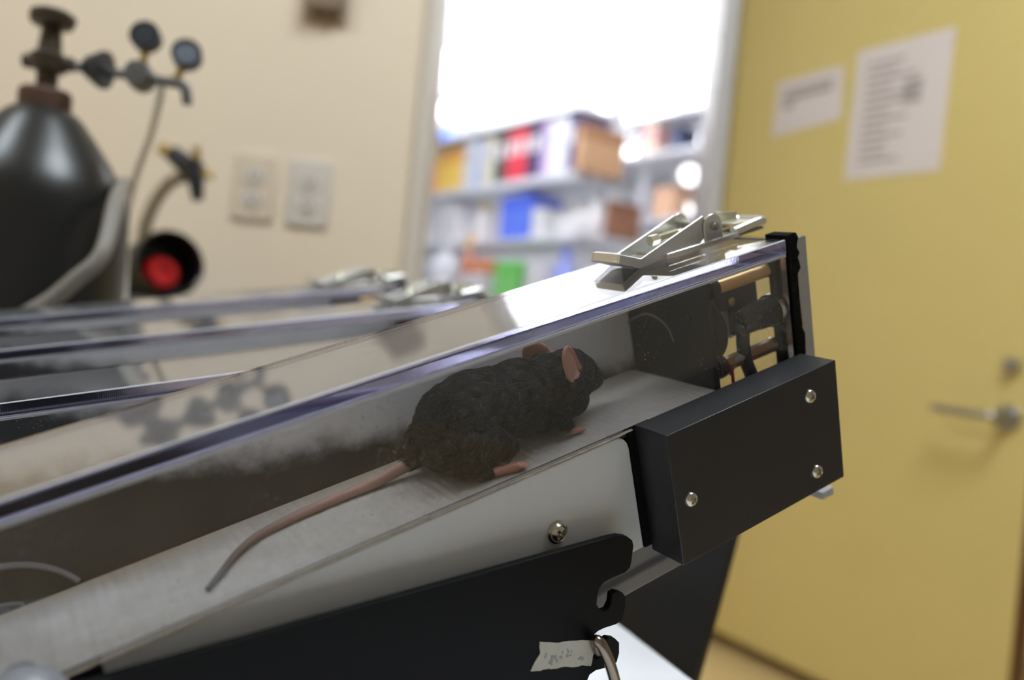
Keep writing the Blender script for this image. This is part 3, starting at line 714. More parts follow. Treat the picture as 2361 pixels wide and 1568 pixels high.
def make_lane():
    R = empty('treadmill_lane', matrix=TM)
    # lid: big faces clear, sawn edges all round
    bm = new(); fs = box(bm, XL, XR, 0.0, YB, LB, LT)
    for i, f in enumerate(fs): f.material_index = 0 if i < 2 else 1
    bmesh.ops.bevel(bm, geom=[e for e in bm.edges], offset=0.0004, segments=1, affect='EDGES', profile=0.5, material=2)
    lid = obj('lid', bm, [M['acrylic_lid'], M['lid_edge'], M['arris']], R, smooth=0)
    rbox('glue_line', XL, XR - 0.001, -0.0003, 0.0050, LB - 0.0011, LB + 0.0001, M['glue'], R, 0.0002)
    # front and back walls
    bm = new(); fs = box(bm, XL, XR - 0.0008, 0.0004, 0.0032, ZBELT + 0.0012, LB - 0.0004)
    for i, f in enumerate(fs): f.material_index = 1 if i == 3 else 0
    obj('front_window', bm, [M['acrylic_front'], M['edge']], R, smooth=0)
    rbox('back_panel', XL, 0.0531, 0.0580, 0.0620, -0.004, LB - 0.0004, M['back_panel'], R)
    bm = new(); fs = box(bm, 0.0532, XR - 0.001, 0.0580, 0.0620, -0.02, LB - 0.0004)
    obj('rear_window', bm, M['acrylic_back'], R, smooth=0)
    # belt: a loop round two rollers
    bm = new(); loop = []
    rb = 0.0135
    for i in range(17):
        a = PI / 2 + PI * i / 16; loop.append((-0.232 + rb * math.cos(a), ZBELT - rb + rb * math.sin(a)))
    for i in range(17):
        a = -PI / 2 + PI * i / 16; loop.append((0.045 + rb * math.cos(a), ZBELT - rb + rb * math.sin(a)))
    inner = [((p[0] + 0.232) * 1.0 - 0.232 if False else p[0], p[1]) for p in loop]
    n = len(loop); A = []; B = []; A2 = []; B2 = []
    for i, p in enumerate(loop):
        cx = -0.232 if i < 17 else 0.045; cz = ZBELT - rb
        q = (cx + (p[0] - cx) * 0.9, cz + (p[1] - cz) * 0.9)
        A.append(bm.verts.new((p[0], 0.0042, p[1]))); B.append(bm.verts.new((p[0], 0.0575, p[1])))
        A2.append(bm.verts.new((q[0], 0.0042, q[1]))); B2.append(bm.verts.new((q[0], 0.0575, q[1])))
    for i in range(n):
        j = (i + 1) % n
        bm.faces.new((A[i], A[j], B[j], B[i])); bm.faces.new((A2[i], B2[i], B2[j], A2[j]))
        bm.faces.new((A[i], A2[i], A2[j], A[j])); bm.faces.new((B[i], B[j], B2[j], B2[i]))
    obj('belt', bm, M['belt'], R)
    for x in (-0.232, 0.045):
        bm = new(); tube(bm, [(x, 0.0065, ZBELT - rb), (x, 0.0578, ZBELT - rb)], 0.0118, 24); obj('roller', bm, M['steel'], R)
    # white side plate, its seal bead, screw
    r = 0.006
    xl, xr, zt, zb = -0.1870, -0.0030, -0.0022, -0.0500
    ptsw = [(xl, zb), (xr, zb), (xr, zt - r)] + [(xr - r + r * math.cos(a), zt - r + r * math.sin(a)) for a in (0.4, 0.8, 1.2)] + [(xr - r, zt), (xl, zt)]
    bm = new(); prism(bm, ptsw, -0.0004, 0.0034, 'y'); sp = obj('side_plate', bm, M['white_plate'], R, 0.0005)
    bm = new(); screw_head(bm, (-0.0404, -0.0006, -0.0269), 0.0036, 0.0024, (0, -1, 0), washer=0.0042); obj('washer_screw', bm, M['screw'], sp)
    bm = new()
    N = 120; prev = None
    for i in range(N + 1):
        x = XL + (0.0 - XL) * i / N
        wob = 0.00025 * math.sin(i * 1.7) + 0.0002 * rng.standard_normal()
        top = ZBELT + 0.0013 + 0.15 * wob; bot = zt + 0.0001 + wob * (1 if x > -0.1 else 0.4)
        ring = [bm.verts.new(p) for p in ((x, -0.0007 + abs(wob) * 0.5, (top + bot) / 2), (x, 0.0002, bot), (x, 0.0012, bot), (x, 0.0012, top), (x, 0.0002, top))]
        if prev:
            for q in range(5): bm.faces.new((prev[q], ring[q], ring[(q+1) % 5], prev[(q+1) % 5]))
        prev = ring
    obj('seal_bead', bm, M['seal'], R)
    rbox('gap_shade_strip', XL, 0.0, 0.0013, 0.0038, ZBELT - 0.0010, ZBELT + 0.0008, M['gap_shade'], R)  # dark strip standing in for the shade in the belt gap
    # lower chassis rail with a bent lip, black deck under the belt
    bm = new(); prism(bm, [(0.0035, -0.0475), (0.0035, -0.0590), (0.0015, -0.0612), (0.0015, -0.0672), (0.0030, -0.0680), (0.052, -0.0680), (0.052, -0.0475)], -0.17, 0.0955, 'x')
    obj('chassis_rail', bm, M['chassis'], R, 0.0006)
    rbox('belt_bed', -0.215, 0.030, 0.009, 0.056, ZBELT - 0.0235, ZBELT - 0.0032, M['black_soft'], R)
    bm = new(); box(bm, -0.25, -0.05, 0.0585, 0.0605, -0.0475, -0.004); box(bm, -0.05, 0.0478, 0.0585, 0.0605, -0.0475, -0.004); obj('rear_skirt', bm, M['black_plate'], R)
    # roller cap low on the left
    rc = U(55, 1652, -0.010)
    bm = new(); lathe(bm, [(0, -0.010), (0.0060, -0.010), (0.0062, 0.0), (0.0105, 0.001), (0.0115, 0.004), (0.0108, 0.009), (0.0085, 0.0115), (0, 0.0120)], (rc[0], -0.0030, rc[1]), (0, -1, 0)); obj('roller_cap', bm, M['cap_grey'], R)
    # rings added on the back panel to imitate a reflected ring
    y_, z_ = 0.0578, 0.0
    px_ = []
    bm = new(); pc_ = U(15, 1508, 0.0575)
    for rr, tr_ in ((0.0290, 0.0010), (0.0165, 0.0006)):
        pts_ = [(pc_[0] + rr * math.cos(a), 0.0575, pc_[1] + rr * math.sin(a)) for a in np.linspace(0.05, PI - 0.05, 40) if pc_[1] + rr * math.sin(a) > ZBELT and pc_[1] + rr * math.sin(a) < LB]
        tube(bm, pts_, tr_, 6)
    obj('reflection_rings', bm, M['chassis'], R)
    # black end partition with a thin arc on its face, fan hub, standoffs
    bm = new(); prism(bm, [(0.0066, -0.0045), (0.0575, -0.0045), (0.0575, LB - 0.0008), (0.0066, LB - 0.0008)], 0.0500, 0.0530, 'x'); part = obj('end_partition', bm, M['black_soft'], R, 0.0004)
    cy, cz = 0.0315, 0.0165
    bm = new(); ring = spline([(0.0498,) + UX(px, py, 0.0498) for px, py in ((1440, 748), (1462, 733), (1490, 724), (1520, 736), (1541, 758), (1554, 788))], 6); tube(bm, ring, 0.00035, 6); obj('partition_arc', bm, M['chassis'], part)
    bm = new()
    for dx, dz in ((0.012, 0.0155), (-0.013, 0.009)): lathe(bm, [(0, 0), (0.0012, 0), (0.0012, 0.0004), (0, 0.0004)], (0.0499, cy + dx, cz + dz), (-1, 0, 0), 12)
    obj('vent_plugs', bm, M['black_block'], part)
    bm = new(); lathe(bm, [(0, 0), (0.0155, 0), (0.0160, 0.004), (0.0150, 0.007), (0.011, 0.009), (0, 0.0095)], (0.0530, 0.0215, 0.0180), (1, 0, 0), 40); obj('fan_hub', bm, M['black_soft'], part)
    for i, (y, z, m_, hexa) in enumerate(((0.0095, 0.0372, 'fan_tan', 0), (0.0095, 0.0040, 'brass_hex', 1), (0.0500, 0.0372, 'brass_hex', 1), (0.0500, 0.0040, 'brass_hex', 1))):
        bm = new(); lathe(bm, [(0, 0), (0.0048, 0), (0.0050, 0.002), (0.0046, 0.0045), (0, 0.0045)], (0.0530, y, z), (1, 0, 0), 20); obj('standoff_boss', bm, M['black_soft'], part)
        bm = new(); tube(bm, [(0.0575, y, z), (0.0872, y, z)], 0.0031, 6 if hexa else 18); so = obj('standoff', bm, M[m_], R, smooth=25)
        bm = new(); lathe(bm, [(0, 0), (0.0032, 0), (0.0034, 0.0012), (0.0030, 0.0024), (0.0018, 0.0038), (0, 0.0038)], (0.0872, y, z), (1, 0, 0), 20); obj('standoff_nut', bm, M['screw'], so)
    # connector block, cable gland and cable
    bm = new(); prism(bm, [(0.0660, 0.0335), (0.0660, 0.0235), (0.0775, 0.0225), (0.0775, 0.0095), (0.0895, 0.0095), (0.0895, 0.0335)], 0.0165, 0.0235, 'y'); cb = obj('connector_block', bm, M['rubber'], R, 0.0005)
    bm = new(); box(bm, 0.0780, 0.0800, 0.0235, 0.027, 0.008, 0.034); obj('connector_flange', bm, M['alu'], cb)
    bm = new(); lathe(bm, [(0, 0), (0.0016, 0), (0.0019, 0.0006), (0.0010, 0.0014), (0, 0.0015)], (0.0735, 0.0165, 0.0265), (0, -1, 0), 14); obj('terminal_screw', bm, M['brass'], cb)
    gy, gz_ = 0.0085, 0.0195
    bm = new(); lathe(bm, [(0, 0), (0.0072, 0), (0.0072, 0.0022), (0, 0.0022)], (0.0895, gy, gz_), (-1, 0, 0), 28); gl = obj('cable_gland', bm, M['screw'], R)
    bm = new(); lathe(bm, [(0, 0.0018), (0.0064, 0.0018), (0.0062, 0.009), (0.0048, 0.018), (0.0044, 0.0205), (0, 0.0210)], (0.0895, gy, gz_), (-1, 0, 0), 28); obj('gland_boot', bm, M['rubber'], gl)
    bm = new(); tube(bm, spline([(0.0715, gy, gz_ - 0.001), (0.0695, gy - 0.0008, 0.0150), (0.0690, gy - 0.0008, 0.0090), (0.0705, gy, 0.0020), (0.0730, gy, -0.0060), (0.0760, gy + 0.003, -0.0150)], 6), 0.0028, 14); obj('cable', bm, M['rubber'], gl)
    bm = new(); tube(bm, spline([(0.0600, 0.0090, -0.0005), (0.0640, 0.0078, 0.0045), (0.0690, 0.0074, 0.0050), (0.0720, 0.0078, 0.0010), (0.0715, 0.0085, -0.0045), (0.0690, 0.0095, -0.0100)], 7), 0.0014, 12); obj('clear_tube', bm, M['tube_clear'], R)
    bm = new(); tube(bm, spline([(0.0545, 0.0085, 0.0085), (0.0575, 0.0072, 0.0060), (0.0600, 0.0068, 0.0020), (0.0605, 0.0070, -0.0040)], 7), 0.0007, 10); obj('red_wire', bm, M['red_wire'], R)
    # foam gasket and aluminium end plate
    bm = new(); prev = None; N = 46
    for i in range(N + 1):
        z = -0.048 + (LT + 0.0016 + 0.048) * i / N
        wid = 0.0040 + 0.0012 * math.sin(z * 160 + 0.6) * (1 if z < 0.04 else 0.3) + 0.0002 * rng.standard_normal() + (0.0012 if z > 0.036 else 0)
        x0 = XR + 0.0002; x1 = XR + 0.0008 + wid
        ring = [bm.verts.new(p) for p in ((x0, -0.0006, z), (x1, -0.0004 + 0.0003 * rng.standard_normal(), z), (x1, 0.011, z), (x0, 0.011, z))]
        if prev:
            for q in range(4): bm.faces.new((prev[q], ring[q], ring[(q+1) % 4], prev[(q+1) % 4]))
        else: bm.faces.new(ring)
        prev = ring
    bm.faces.new(prev[::-1]); obj('foam_gasket', bm, M['foam'], R)
    bm = new(); prism(bm, [(0.0975, -0.0685), (0.1040, -0.0685), (0.1040, LT - 0.0012), (0.0975, LT - 0.0008)], 0.0005, 0.0125, 'y'); obj('end_plate', bm, M['alu'], R, 0.0004)
    bm = new(); box(bm, XR - 0.0006, XR + 0.0030, 0.0130, 0.0620, -0.066, LT); obj('end_window', bm, M['acrylic_back'], R, smooth=0)
    # black cover block
    bm = new(); box(bm, 0.0004, 0.0930, -0.0186, -0.0010, -0.0523, 0.0002); blk = obj('cover_block', bm, M['black_block'], R, 0.00035)
    for i, (x, z) in enumerate(((0.0757, -0.0099), (0.0761, -0.0432), (0.0077, -0.0277))):
        bm = new(); screw_head(bm, (x, -0.0186, z), 0.0030, 0.0021, (0, -1, 0), ang=(0.4, 0.15, 0.75)[i]); obj('cover_screw', bm, M['screw'], blk)
    bm = new(); box(bm, -0.0026, 0.0100, -0.0010, 0.0030, -0.0500, -0.0018); obj('cover_backing', bm, M['foam'], R)
    bm = new(); prism(bm, [(0.0960, -0.066), (0.1034, -0.066), (0.1034, -0.0695), (0.0955, -0.0690)], -0.004, 0.003, 'y'); obj('corner_tab', bm, M['tube_clear'], R)
    # toggle latch on the lid
    y0, y1 = 0.0262, 0.0448
    lat = rbox('latch', 0.0490, 0.0905, y0 - 0.0016, y1 + 0.0016, LT + 0.0001, LT + 0.0026, M['zinc'], R, 0.0004)
    P = lambda px, py, y=y0: U(px, py, y)
    side = [P(1427, 609), P(1476, 620), P(1610, 565), P(1630, 545), P(1640, 505), P(1620, 498), P(1478, 597), P(1430, 587)]
    bm = new()
    prism(bm, side, y0, y0 + 0.0011, 'y'); prism(bm, side, y1 - 0.0011, y1, 'y')
    tip = [side[0], (side[0][0] + 0.0012, side[0][1] - 0.0003), (side[7][0] + 0.0012, side[7][1] + 0.0002), side[7]]
    prism(bm, tip, y0 + 0.0011, y1 - 0.0011, 'y')
    a_, b_ = Vector(side[1]), Vector(side[2]); c_ = Vector(side[0])
    prism(bm, [tuple(c_), tuple(a_), tuple(a_ + Vector((0.0005, 0.0009))), tuple(c_ + Vector((0.0002, 0.0010)))], y0 + 0.0011, y1 - 0.0011, 'y')
    m_ = a_.lerp(b_, 0.42); prism(bm, [tuple(a_), tuple(m_), tuple(m_ + Vector((-0.0002, 0.0010))), tuple(a_ + Vector((0, 0.0010)))], y0 + 0.0011, y1 - 0.0011, 'y')
    obj('lever', bm, M['zinc'], lat, 0.0002)
    pin = P(1646, 521, y0 - 0.0014)
    for yy in (y0 - 0.0014, y1 + 0.0002):
        w_ = 0.0052; zt_ = pin[1]; bx = pin[0] - 0.0003
        ptl = [(bx - w_, LT + 0.0002), (bx + w_, LT + 0.0002), (bx + w_, zt_)] + [(bx + w_ * math.cos(a), zt_ + w_ * math.sin(a)) for a in np.linspace(0.25, PI - 0.25, 12)] + [(bx - w_, zt_)]
        bm = new(); prism(bm, ptl, yy, yy + 0.0012, 'y'); obj('lug', bm, M['zinc'], lat, 0.00025)
    bm = new(); tube(bm, [(pin[0], y0 - 0.0030, pin[1]), (pin[0], y1 + 0.0030, pin[1])], 0.0014, 16)
    lathe(bm, [(0, 0.0022), (0.0016, 0.0018), (0.0018, 0.0006), (0.0018, 0)], (pin[0], y0 - 0.0014, pin[1]), (0, -1, 0), 18); obj('pivot_pin', bm, M['steel'], lat)
    rv = P(1594, 543)
    bm = new(); tube(bm, [(rv[0], y0 - 0.0002, rv[1]), (rv[0], y1, rv[1])], 0.0012, 16); obj('cross_rivet', bm, M['zinc'], lat)
    ym = (y0 + y1) / 2
    sa = P(1508, 553, ym); sb = P(1556, 538, ym)
    bm = new(); d_ = Vector((sb[0] - sa[0], 0, sb[1] - sa[1])); a3 = Vector((sa[0], ym, sa[1]))
    tube(bm, [a3 - d_ * 0.2, a3 + d_ * 0.15], 0.0024, 6)
    prof = []; Ln = d_.length
    for i in range(40): prof.append((0.0013 + (0.0003 if i % 2 else 0), Ln * 0.1 + Ln * 1.0 * i / 39))
    lathe(bm, [(0, Ln * 0.1)] + prof + [(0, Ln * 1.1)], a3, d_, 16)
    e_ = a3 + d_ * 1.1; tube(bm, [e_, Vector((pin[0] + 0.013, ym, pin[1] - 0.0015))], 0.0013, 12); obj('threaded_rod', bm, M['zinc_warm'], lat)
    # keeper plate and hook loop at the end plate
    kx = 0.0985
    q = [P(1684, 521, ym - 0.006), P(1745, 511, ym - 0.006), P(1741, 488, ym - 0.006), P(1692, 490, ym - 0.006)]
    bm = new(); prism(bm, [q[0], q[1], (q[1][0], q[1][1] + 0.0012), (q[0][0], q[0][1] + 0.0012)], ym - 0.008, ym + 0.007, 'y')
    prism(bm, [(q[3][0], q[0][1] + 0.001), (q[2][0], q[1][1] + 0.001), q[2], q[3]], ym + 0.005, ym + 0.0065, 'y'); obj('hook_plate', bm, M['zinc_warm'], lat, 0.0002)
    h1 = P(1740, 512, ym - 0.008); h2 = P(1757, 509, ym - 0.008)
    bm = new(); tube(bm, spline([(h1[0] - 0.014, ym - 0.0085, h1[1] - 0.0012), (h1[0], ym - 0.0085, h1[1]), (h2[0], ym - 0.0080, h2[1]), (h2[0] + 0.002, ym - 0.004, h2[1]), (h2[0] + 0.002, ym + 0.004, h2[1]), (h2[0], ym + 0.008, h2[1]), (h1[0] - 0.014, ym + 0.0085, h1[1] - 0.0012)], 6), 0.0020, 14); obj('hook_loop', bm, M['zinc'], lat)
    kb = P(1700, 540, ym - 0.006); kb2 = P(1755, 535, ym - 0.006)
    bm = new(); prism(bm, [(kb[0] - 0.002, LT - 0.0005), (kb2[0] + 0.002, LT - 0.0005), (kb2[0], h1[1] - 0.003), (kb[0] + 0.003, h1[1] - 0.003)], ym - 0.007, ym + 0.007, 'y'); obj('keeper', bm, M['chassis'], lat, 0.0004)
    return R

# belt: woven, beige grey, ribbed across, stained at its far edge
def belt_material():
    m = mat('ribbed_belt', srgb(176, 166, 152), 0.75); nt = m.node_tree; b = nt.nodes['Principled BSDF']; N = nt.nodes.new; L = nt.links.new
    tc = N('ShaderNodeTexCoord')
    n = N('ShaderNodeTexNoise'); n.inputs['Scale'].default_value = 30; n.inputs['Detail'].default_value = 6; L(tc.outputs['Object'], n.inputs['Vector'])
    sx = N('ShaderNodeSeparateXYZ'); L(tc.outputs['Object'], sx.inputs[0])
    mr = N('ShaderNodeMapRange'); mr.inputs[1].default_value = 0.046; mr.inputs[2].default_value = 0.058; L(sx.outputs['Y'], mr.inputs[0])
    mu = N('ShaderNodeMath'); mu.operation = 'MULTIPLY'; L(mr.outputs[0], mu.inputs[0]); L(n.outputs[0], mu.inputs[1])
    ramp = N('ShaderNodeMix'); ramp.data_type = 'RGBA'; ramp.inputs[6].default_value = srgb(196, 192, 187); ramp.inputs[7].default_value = srgb(168, 142, 104)
    L(mu.outputs[0], ramp.inputs[0])
    n2 = N('ShaderNodeTexNoise'); n2.inputs['Scale'].default_value = 140; n2.inputs['Detail'].default_value = 4; L(tc.outputs['Object'], n2.inputs['Vector'])
    hs = N('ShaderNodeHueSaturation'); r2 = N('ShaderNodeMapRange'); r2.inputs[3].default_value = 0.8; r2.inputs[4].default_value = 1.12
    L(n2.outputs[0], r2.inputs[0]); L(r2.outputs[0], hs.inputs['Value']); L(ramp.outputs[2], hs.inputs['Color']); L(hs.outputs[0], b.inputs['Base Color'])
    wv = N('ShaderNodeTexWave'); wv.bands_direction = 'X'; wv.inputs['Scale'].default_value = 90; wv.inputs['Distortion'].default_value = 1.5; wv.inputs['Detail'].default_value = 2; L(tc.outputs['Object'], wv.inputs['Vector'])
    bp = N('ShaderNodeBump'); bp.inputs['Strength'].default_value = 0.22; bp.inputs['Distance'].default_value = 0.0006
    L(wv.outputs['Fac'], bp.inputs['Height']); L(bp.outputs[0], b.inputs['Normal'])
    return m
M['belt'] = belt_material()
# back panel: satin grey sheet, going near black in a ragged band along the lower left
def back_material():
    m = mat('dark_banded_back_panel', srgb(160, 158, 158), 0.5); nt = m.node_tree; b = nt.nodes['Principled BSDF']; N = nt.nodes.new; L = nt.links.new
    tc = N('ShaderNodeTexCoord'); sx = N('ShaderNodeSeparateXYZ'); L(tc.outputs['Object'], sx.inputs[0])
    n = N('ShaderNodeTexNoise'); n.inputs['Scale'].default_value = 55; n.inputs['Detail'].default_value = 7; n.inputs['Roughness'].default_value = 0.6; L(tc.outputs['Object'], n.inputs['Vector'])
    # height of the dark band above the belt grows to the left
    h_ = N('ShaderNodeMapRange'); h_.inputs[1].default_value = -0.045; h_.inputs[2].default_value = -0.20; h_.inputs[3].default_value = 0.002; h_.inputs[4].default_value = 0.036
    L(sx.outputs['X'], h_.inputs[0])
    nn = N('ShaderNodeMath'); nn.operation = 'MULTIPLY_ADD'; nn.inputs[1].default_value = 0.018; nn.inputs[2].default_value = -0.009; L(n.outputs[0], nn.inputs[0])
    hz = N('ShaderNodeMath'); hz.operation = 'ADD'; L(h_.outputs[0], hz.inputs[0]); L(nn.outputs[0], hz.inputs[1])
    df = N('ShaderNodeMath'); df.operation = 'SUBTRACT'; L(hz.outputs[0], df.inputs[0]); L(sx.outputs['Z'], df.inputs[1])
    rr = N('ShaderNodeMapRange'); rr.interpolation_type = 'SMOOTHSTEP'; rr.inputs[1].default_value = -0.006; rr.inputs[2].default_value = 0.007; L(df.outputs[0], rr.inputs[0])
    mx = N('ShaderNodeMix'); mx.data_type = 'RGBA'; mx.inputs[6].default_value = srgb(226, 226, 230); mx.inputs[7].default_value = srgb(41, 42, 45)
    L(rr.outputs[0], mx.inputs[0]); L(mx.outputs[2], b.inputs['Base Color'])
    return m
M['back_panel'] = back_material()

lane = make_lane()
tag(lane, 'nearest inclined clear treadmill lane, with the black cover block and the mouse inside', 'treadmill')
pvt = Matrix.Translation((-0.23, 0, -0.015))
for dy, lab in ((0.142, 'second clear treadmill lane, less steep, just behind the one with the mouse'), (0.282, 'third clear treadmill lane, between the second lane and the one by the wall'), (0.422, 'farthest clear treadmill lane, in front of the gas cylinder')):
    c = copy_tree(lane)
    c.matrix_world = TM @ Matrix.Translation((0, dy, 0)) @ pvt @ Matrix.Rotation(math.radians(10), 4, 'Y') @ pvt.inverted()
    tag(c, lab, 'treadmill', 'empty treadmill lanes')
tag(lane, group=None)

# ------------------------------------------------------------------ notched black brackets that carry the lanes
YBR0, YBR1 = -0.0108, -0.0078
def bp_(px, py): return U(px, py, YBR0)
outline = [bp_(-160, 1676), bp_(1405, 1240), bp_(1428, 1235), bp_(1446, 1237), bp_(1458, 1246), bp_(1461, 1258),
           bp_(1456, 1296), bp_(1453, 1309), bp_(1442, 1320), bp_(1412, 1333), bp_(1393, 1343), bp_(1382, 1357), bp_(1378, 1372), bp_(1376, 1394),
           bp_(1382, 1404), bp_(1393, 1410), bp_(1402, 1406), bp_(1409, 1392), bp_(1412, 1370), bp_(1422, 1364), bp_(1436, 1367), bp_(1443, 1376),
           bp_(1442, 1396), bp_(1438, 1420), bp_(1433, 1432), bp_(1420, 1440), bp_(1395, 1448), bp_(1380, 1455), bp_(1371, 1463),
           bp_(1367, 1478), bp_(1365, 1500), bp_(1368, 1514), bp_(1376, 1520), bp_(1386, 1514), bp_(1391, 1498), bp_(1394, 1478), bp_(1404, 1471), bp_(1419, 1473), bp_(1428, 1482),
           bp_(1428, 1506), bp_(1422, 1528), bp_(1398, 1540), bp_(1374, 1546), bp_(1360, 1556), bp_(1354, 1570), bp_(1345, 1640)]
tl_, br_ = outline[0], outline[-1]
# feet of the bracket: go down to the table top along the treadmill z axis
def down(xz):
    p = TM @ Vector((xz[0], YBR0, xz[1])); q = TM.to_3x3() @ Vector((0, 0, 1)); t = (p.z - TZ) / q.z; return (xz[0], xz[1] - t)
outline = outline + [down((br_[0] - 0.004, br_[1])), down((tl_[0] - 0.02, tl_[1])), (tl_[0] - 0.02, tl_[1])]
bm = new(); prism(bm, outline, YBR0, YBR1, 'y')
br = obj('incline_bracket', bm, M['black_plate'], matrix=TM, bevel=0.0002, smooth=0)
tag(br, 'black notched incline bracket under the nearest lane, with the tape label on it', 'bracket')
for dy, lab in ((0.142, 'black incline bracket under the second lane'), (0.282, 'black incline bracket under the third lane'), (0.422, 'black incline bracket under the farthest lane')):
    c = br.copy(); COL.objects.link(c); c.matrix_world = TM @ Matrix.Translation((0, dy, 0)); tag(c, lab, 'bracket', 'brackets of the empty lanes')
# rod lying in the second notch, bent down
ra = U(1377, 1508, -0.009)
pts = [(ra[0], 0.030, ra[1]), (ra[0], -0.006, ra[1])]
def rp(px, py, y): q = U(px, py, y); return (q[0], y, q[1])
pts += [rp(1372, 1478, -0.0135), rp(1385, 1485, -0.0160), rp(1402, 1520, -0.0175), rp(1415, 1560, -0.018), rp(1424, 1610, -0.018), rp(1430, 1660, -0.018)]
bm = new(); tube(bm, spline([pts[0], pts[1]] + pts[2:], 8), 0.0021, 16)
tag(obj('incline_rod', bm, M['rod'], matrix=TM), 'bent bare steel rod hooked in the lower notch of the black bracket', 'rod')
# torn masking tape
tp = [(1243, 1480), (1290, 1481), (1320, 1477), (1365, 1476), (1362, 1490), (1366, 1508), (1361, 1534), (1340, 1533), (1318, 1538), (1300, 1536), (1276, 1541), (1262, 1541), (1243, 1545), (1222, 1546), (1232, 1528), (1244, 1508)]
bm = new()
fine = []
for i, p in enumerate(tp):
    q = tp[(i + 1) % len(tp)]
    for k_ in range(4):
        t = k_ / 4; fine.append((p[0] + (q[0] - p[0]) * t + random.uniform(-0.9, 0.9), p[1] + (q[1] - p[1]) * t + random.uniform(-0.9, 0.9)))
prism(bm, [U(x, y, YBR0) for x, y in fine], YBR0 - 0.0005, YBR0 - 0.0001, 'y')
tpo = obj('masking_tape', bm, M['tape'], matrix=TM, smooth=0)
tag(tpo, 'torn strip of masking tape with smudged ink, stuck on the black bracket', 'tape')
bm = new()
for i in range(26):
    cx_ = random.uniform(1255, 1345); cy_ = 1512 + 8 * math.sin(cx_ * 0.09) + random.uniform(-9, 9) + (1300 - cx_) * 0.06; r_ = random.uniform(1.5, 4.5)
    prism(bm, [U(cx_ + r_ * random.uniform(0.6, 1.3) * math.cos(a), cy_ + r_ * 1.2 * random.uniform(0.6, 1.3) * math.sin(a), YBR0) for a in np.linspace(0, 2 * PI, 9)[:-1]], YBR0 - 0.00062 - i * 2e-6, YBR0 - 0.00052, 'y')
o = obj('ink_smudges', bm, M['smudge'], tpo, smooth=0)

# ================================================================== the mouse
M['fur_skin'] = mat('mouse_dark_skin', srgb(40, 37, 35), 0.8, spec=0.15)
M['pink'] = mat('mouse_pink_skin', srgb(196, 142, 130), 0.5, sss=0.3)
M['ear'] = mat('mouse_ear_skin', srgb(158, 118, 102), 0.6, sss=0.3)
M['eye'] = mat('mouse_black_eye', srgb(8, 8, 8), 0.08)
def tail_material():
    m = mat('mouse_tail_skin', srgb(170, 124, 114), 0.55); nt = m.node_tree; b = nt.nodes['Principled BSDF']; N = nt.nodes.new; L = nt.links.new
    tc = N('ShaderNodeTexCoord'); sx = N('ShaderNodeSeparateXYZ'); L(tc.outputs['Object'], sx.inputs[0])
    mr = N('ShaderNodeMapRange'); mr.inputs[1].default_value = -0.105; mr.inputs[2].default_value = -0.150; L(sx.outputs['X'], mr.inputs[0])
    mx = N('ShaderNodeMix'); mx.data_type = 'RGBA'; mx.inputs[6].default_value = srgb(172, 136, 124); mx.inputs[7].default_value = srgb(84, 74, 74); L(mr.outputs[0], mx.inputs[0]); L(mx.outputs[2], b.inputs['Base Color'])
    return m
M['tail'] = tail_material()
def ell(bm, c, r, rot=None, n=20):
    res = bmesh.ops.create_uvsphere(bm, u_segments=n, v_segments=n // 2, radius=1.0)
    mt = Matrix.Translation(c) @ (rot.to_4x4() if rot else Matrix.Identity(4)) @ Matrix.Diagonal((*r, 1))
    bmesh.ops.transform(bm, matrix=mt, verts=res['verts'])
def orient(n, up=(0, 0, 1)):
    n = Vector(n).normalized(); up = Vector(up); s = up.cross(n).normalized(); u = n.cross(s)
    return Matrix((s, u, n)).transposed()
MY = 0.029
EARS = (Vector((-0.0108, MY - 0.0102, 0.0238)), Vector((-0.0130, MY + 0.0080, 0.0240)))
EARN = (Vector((0.58, -0.80, 0.12)).normalized(), Vector((0.80, 0.60, 0.10)).normalized())
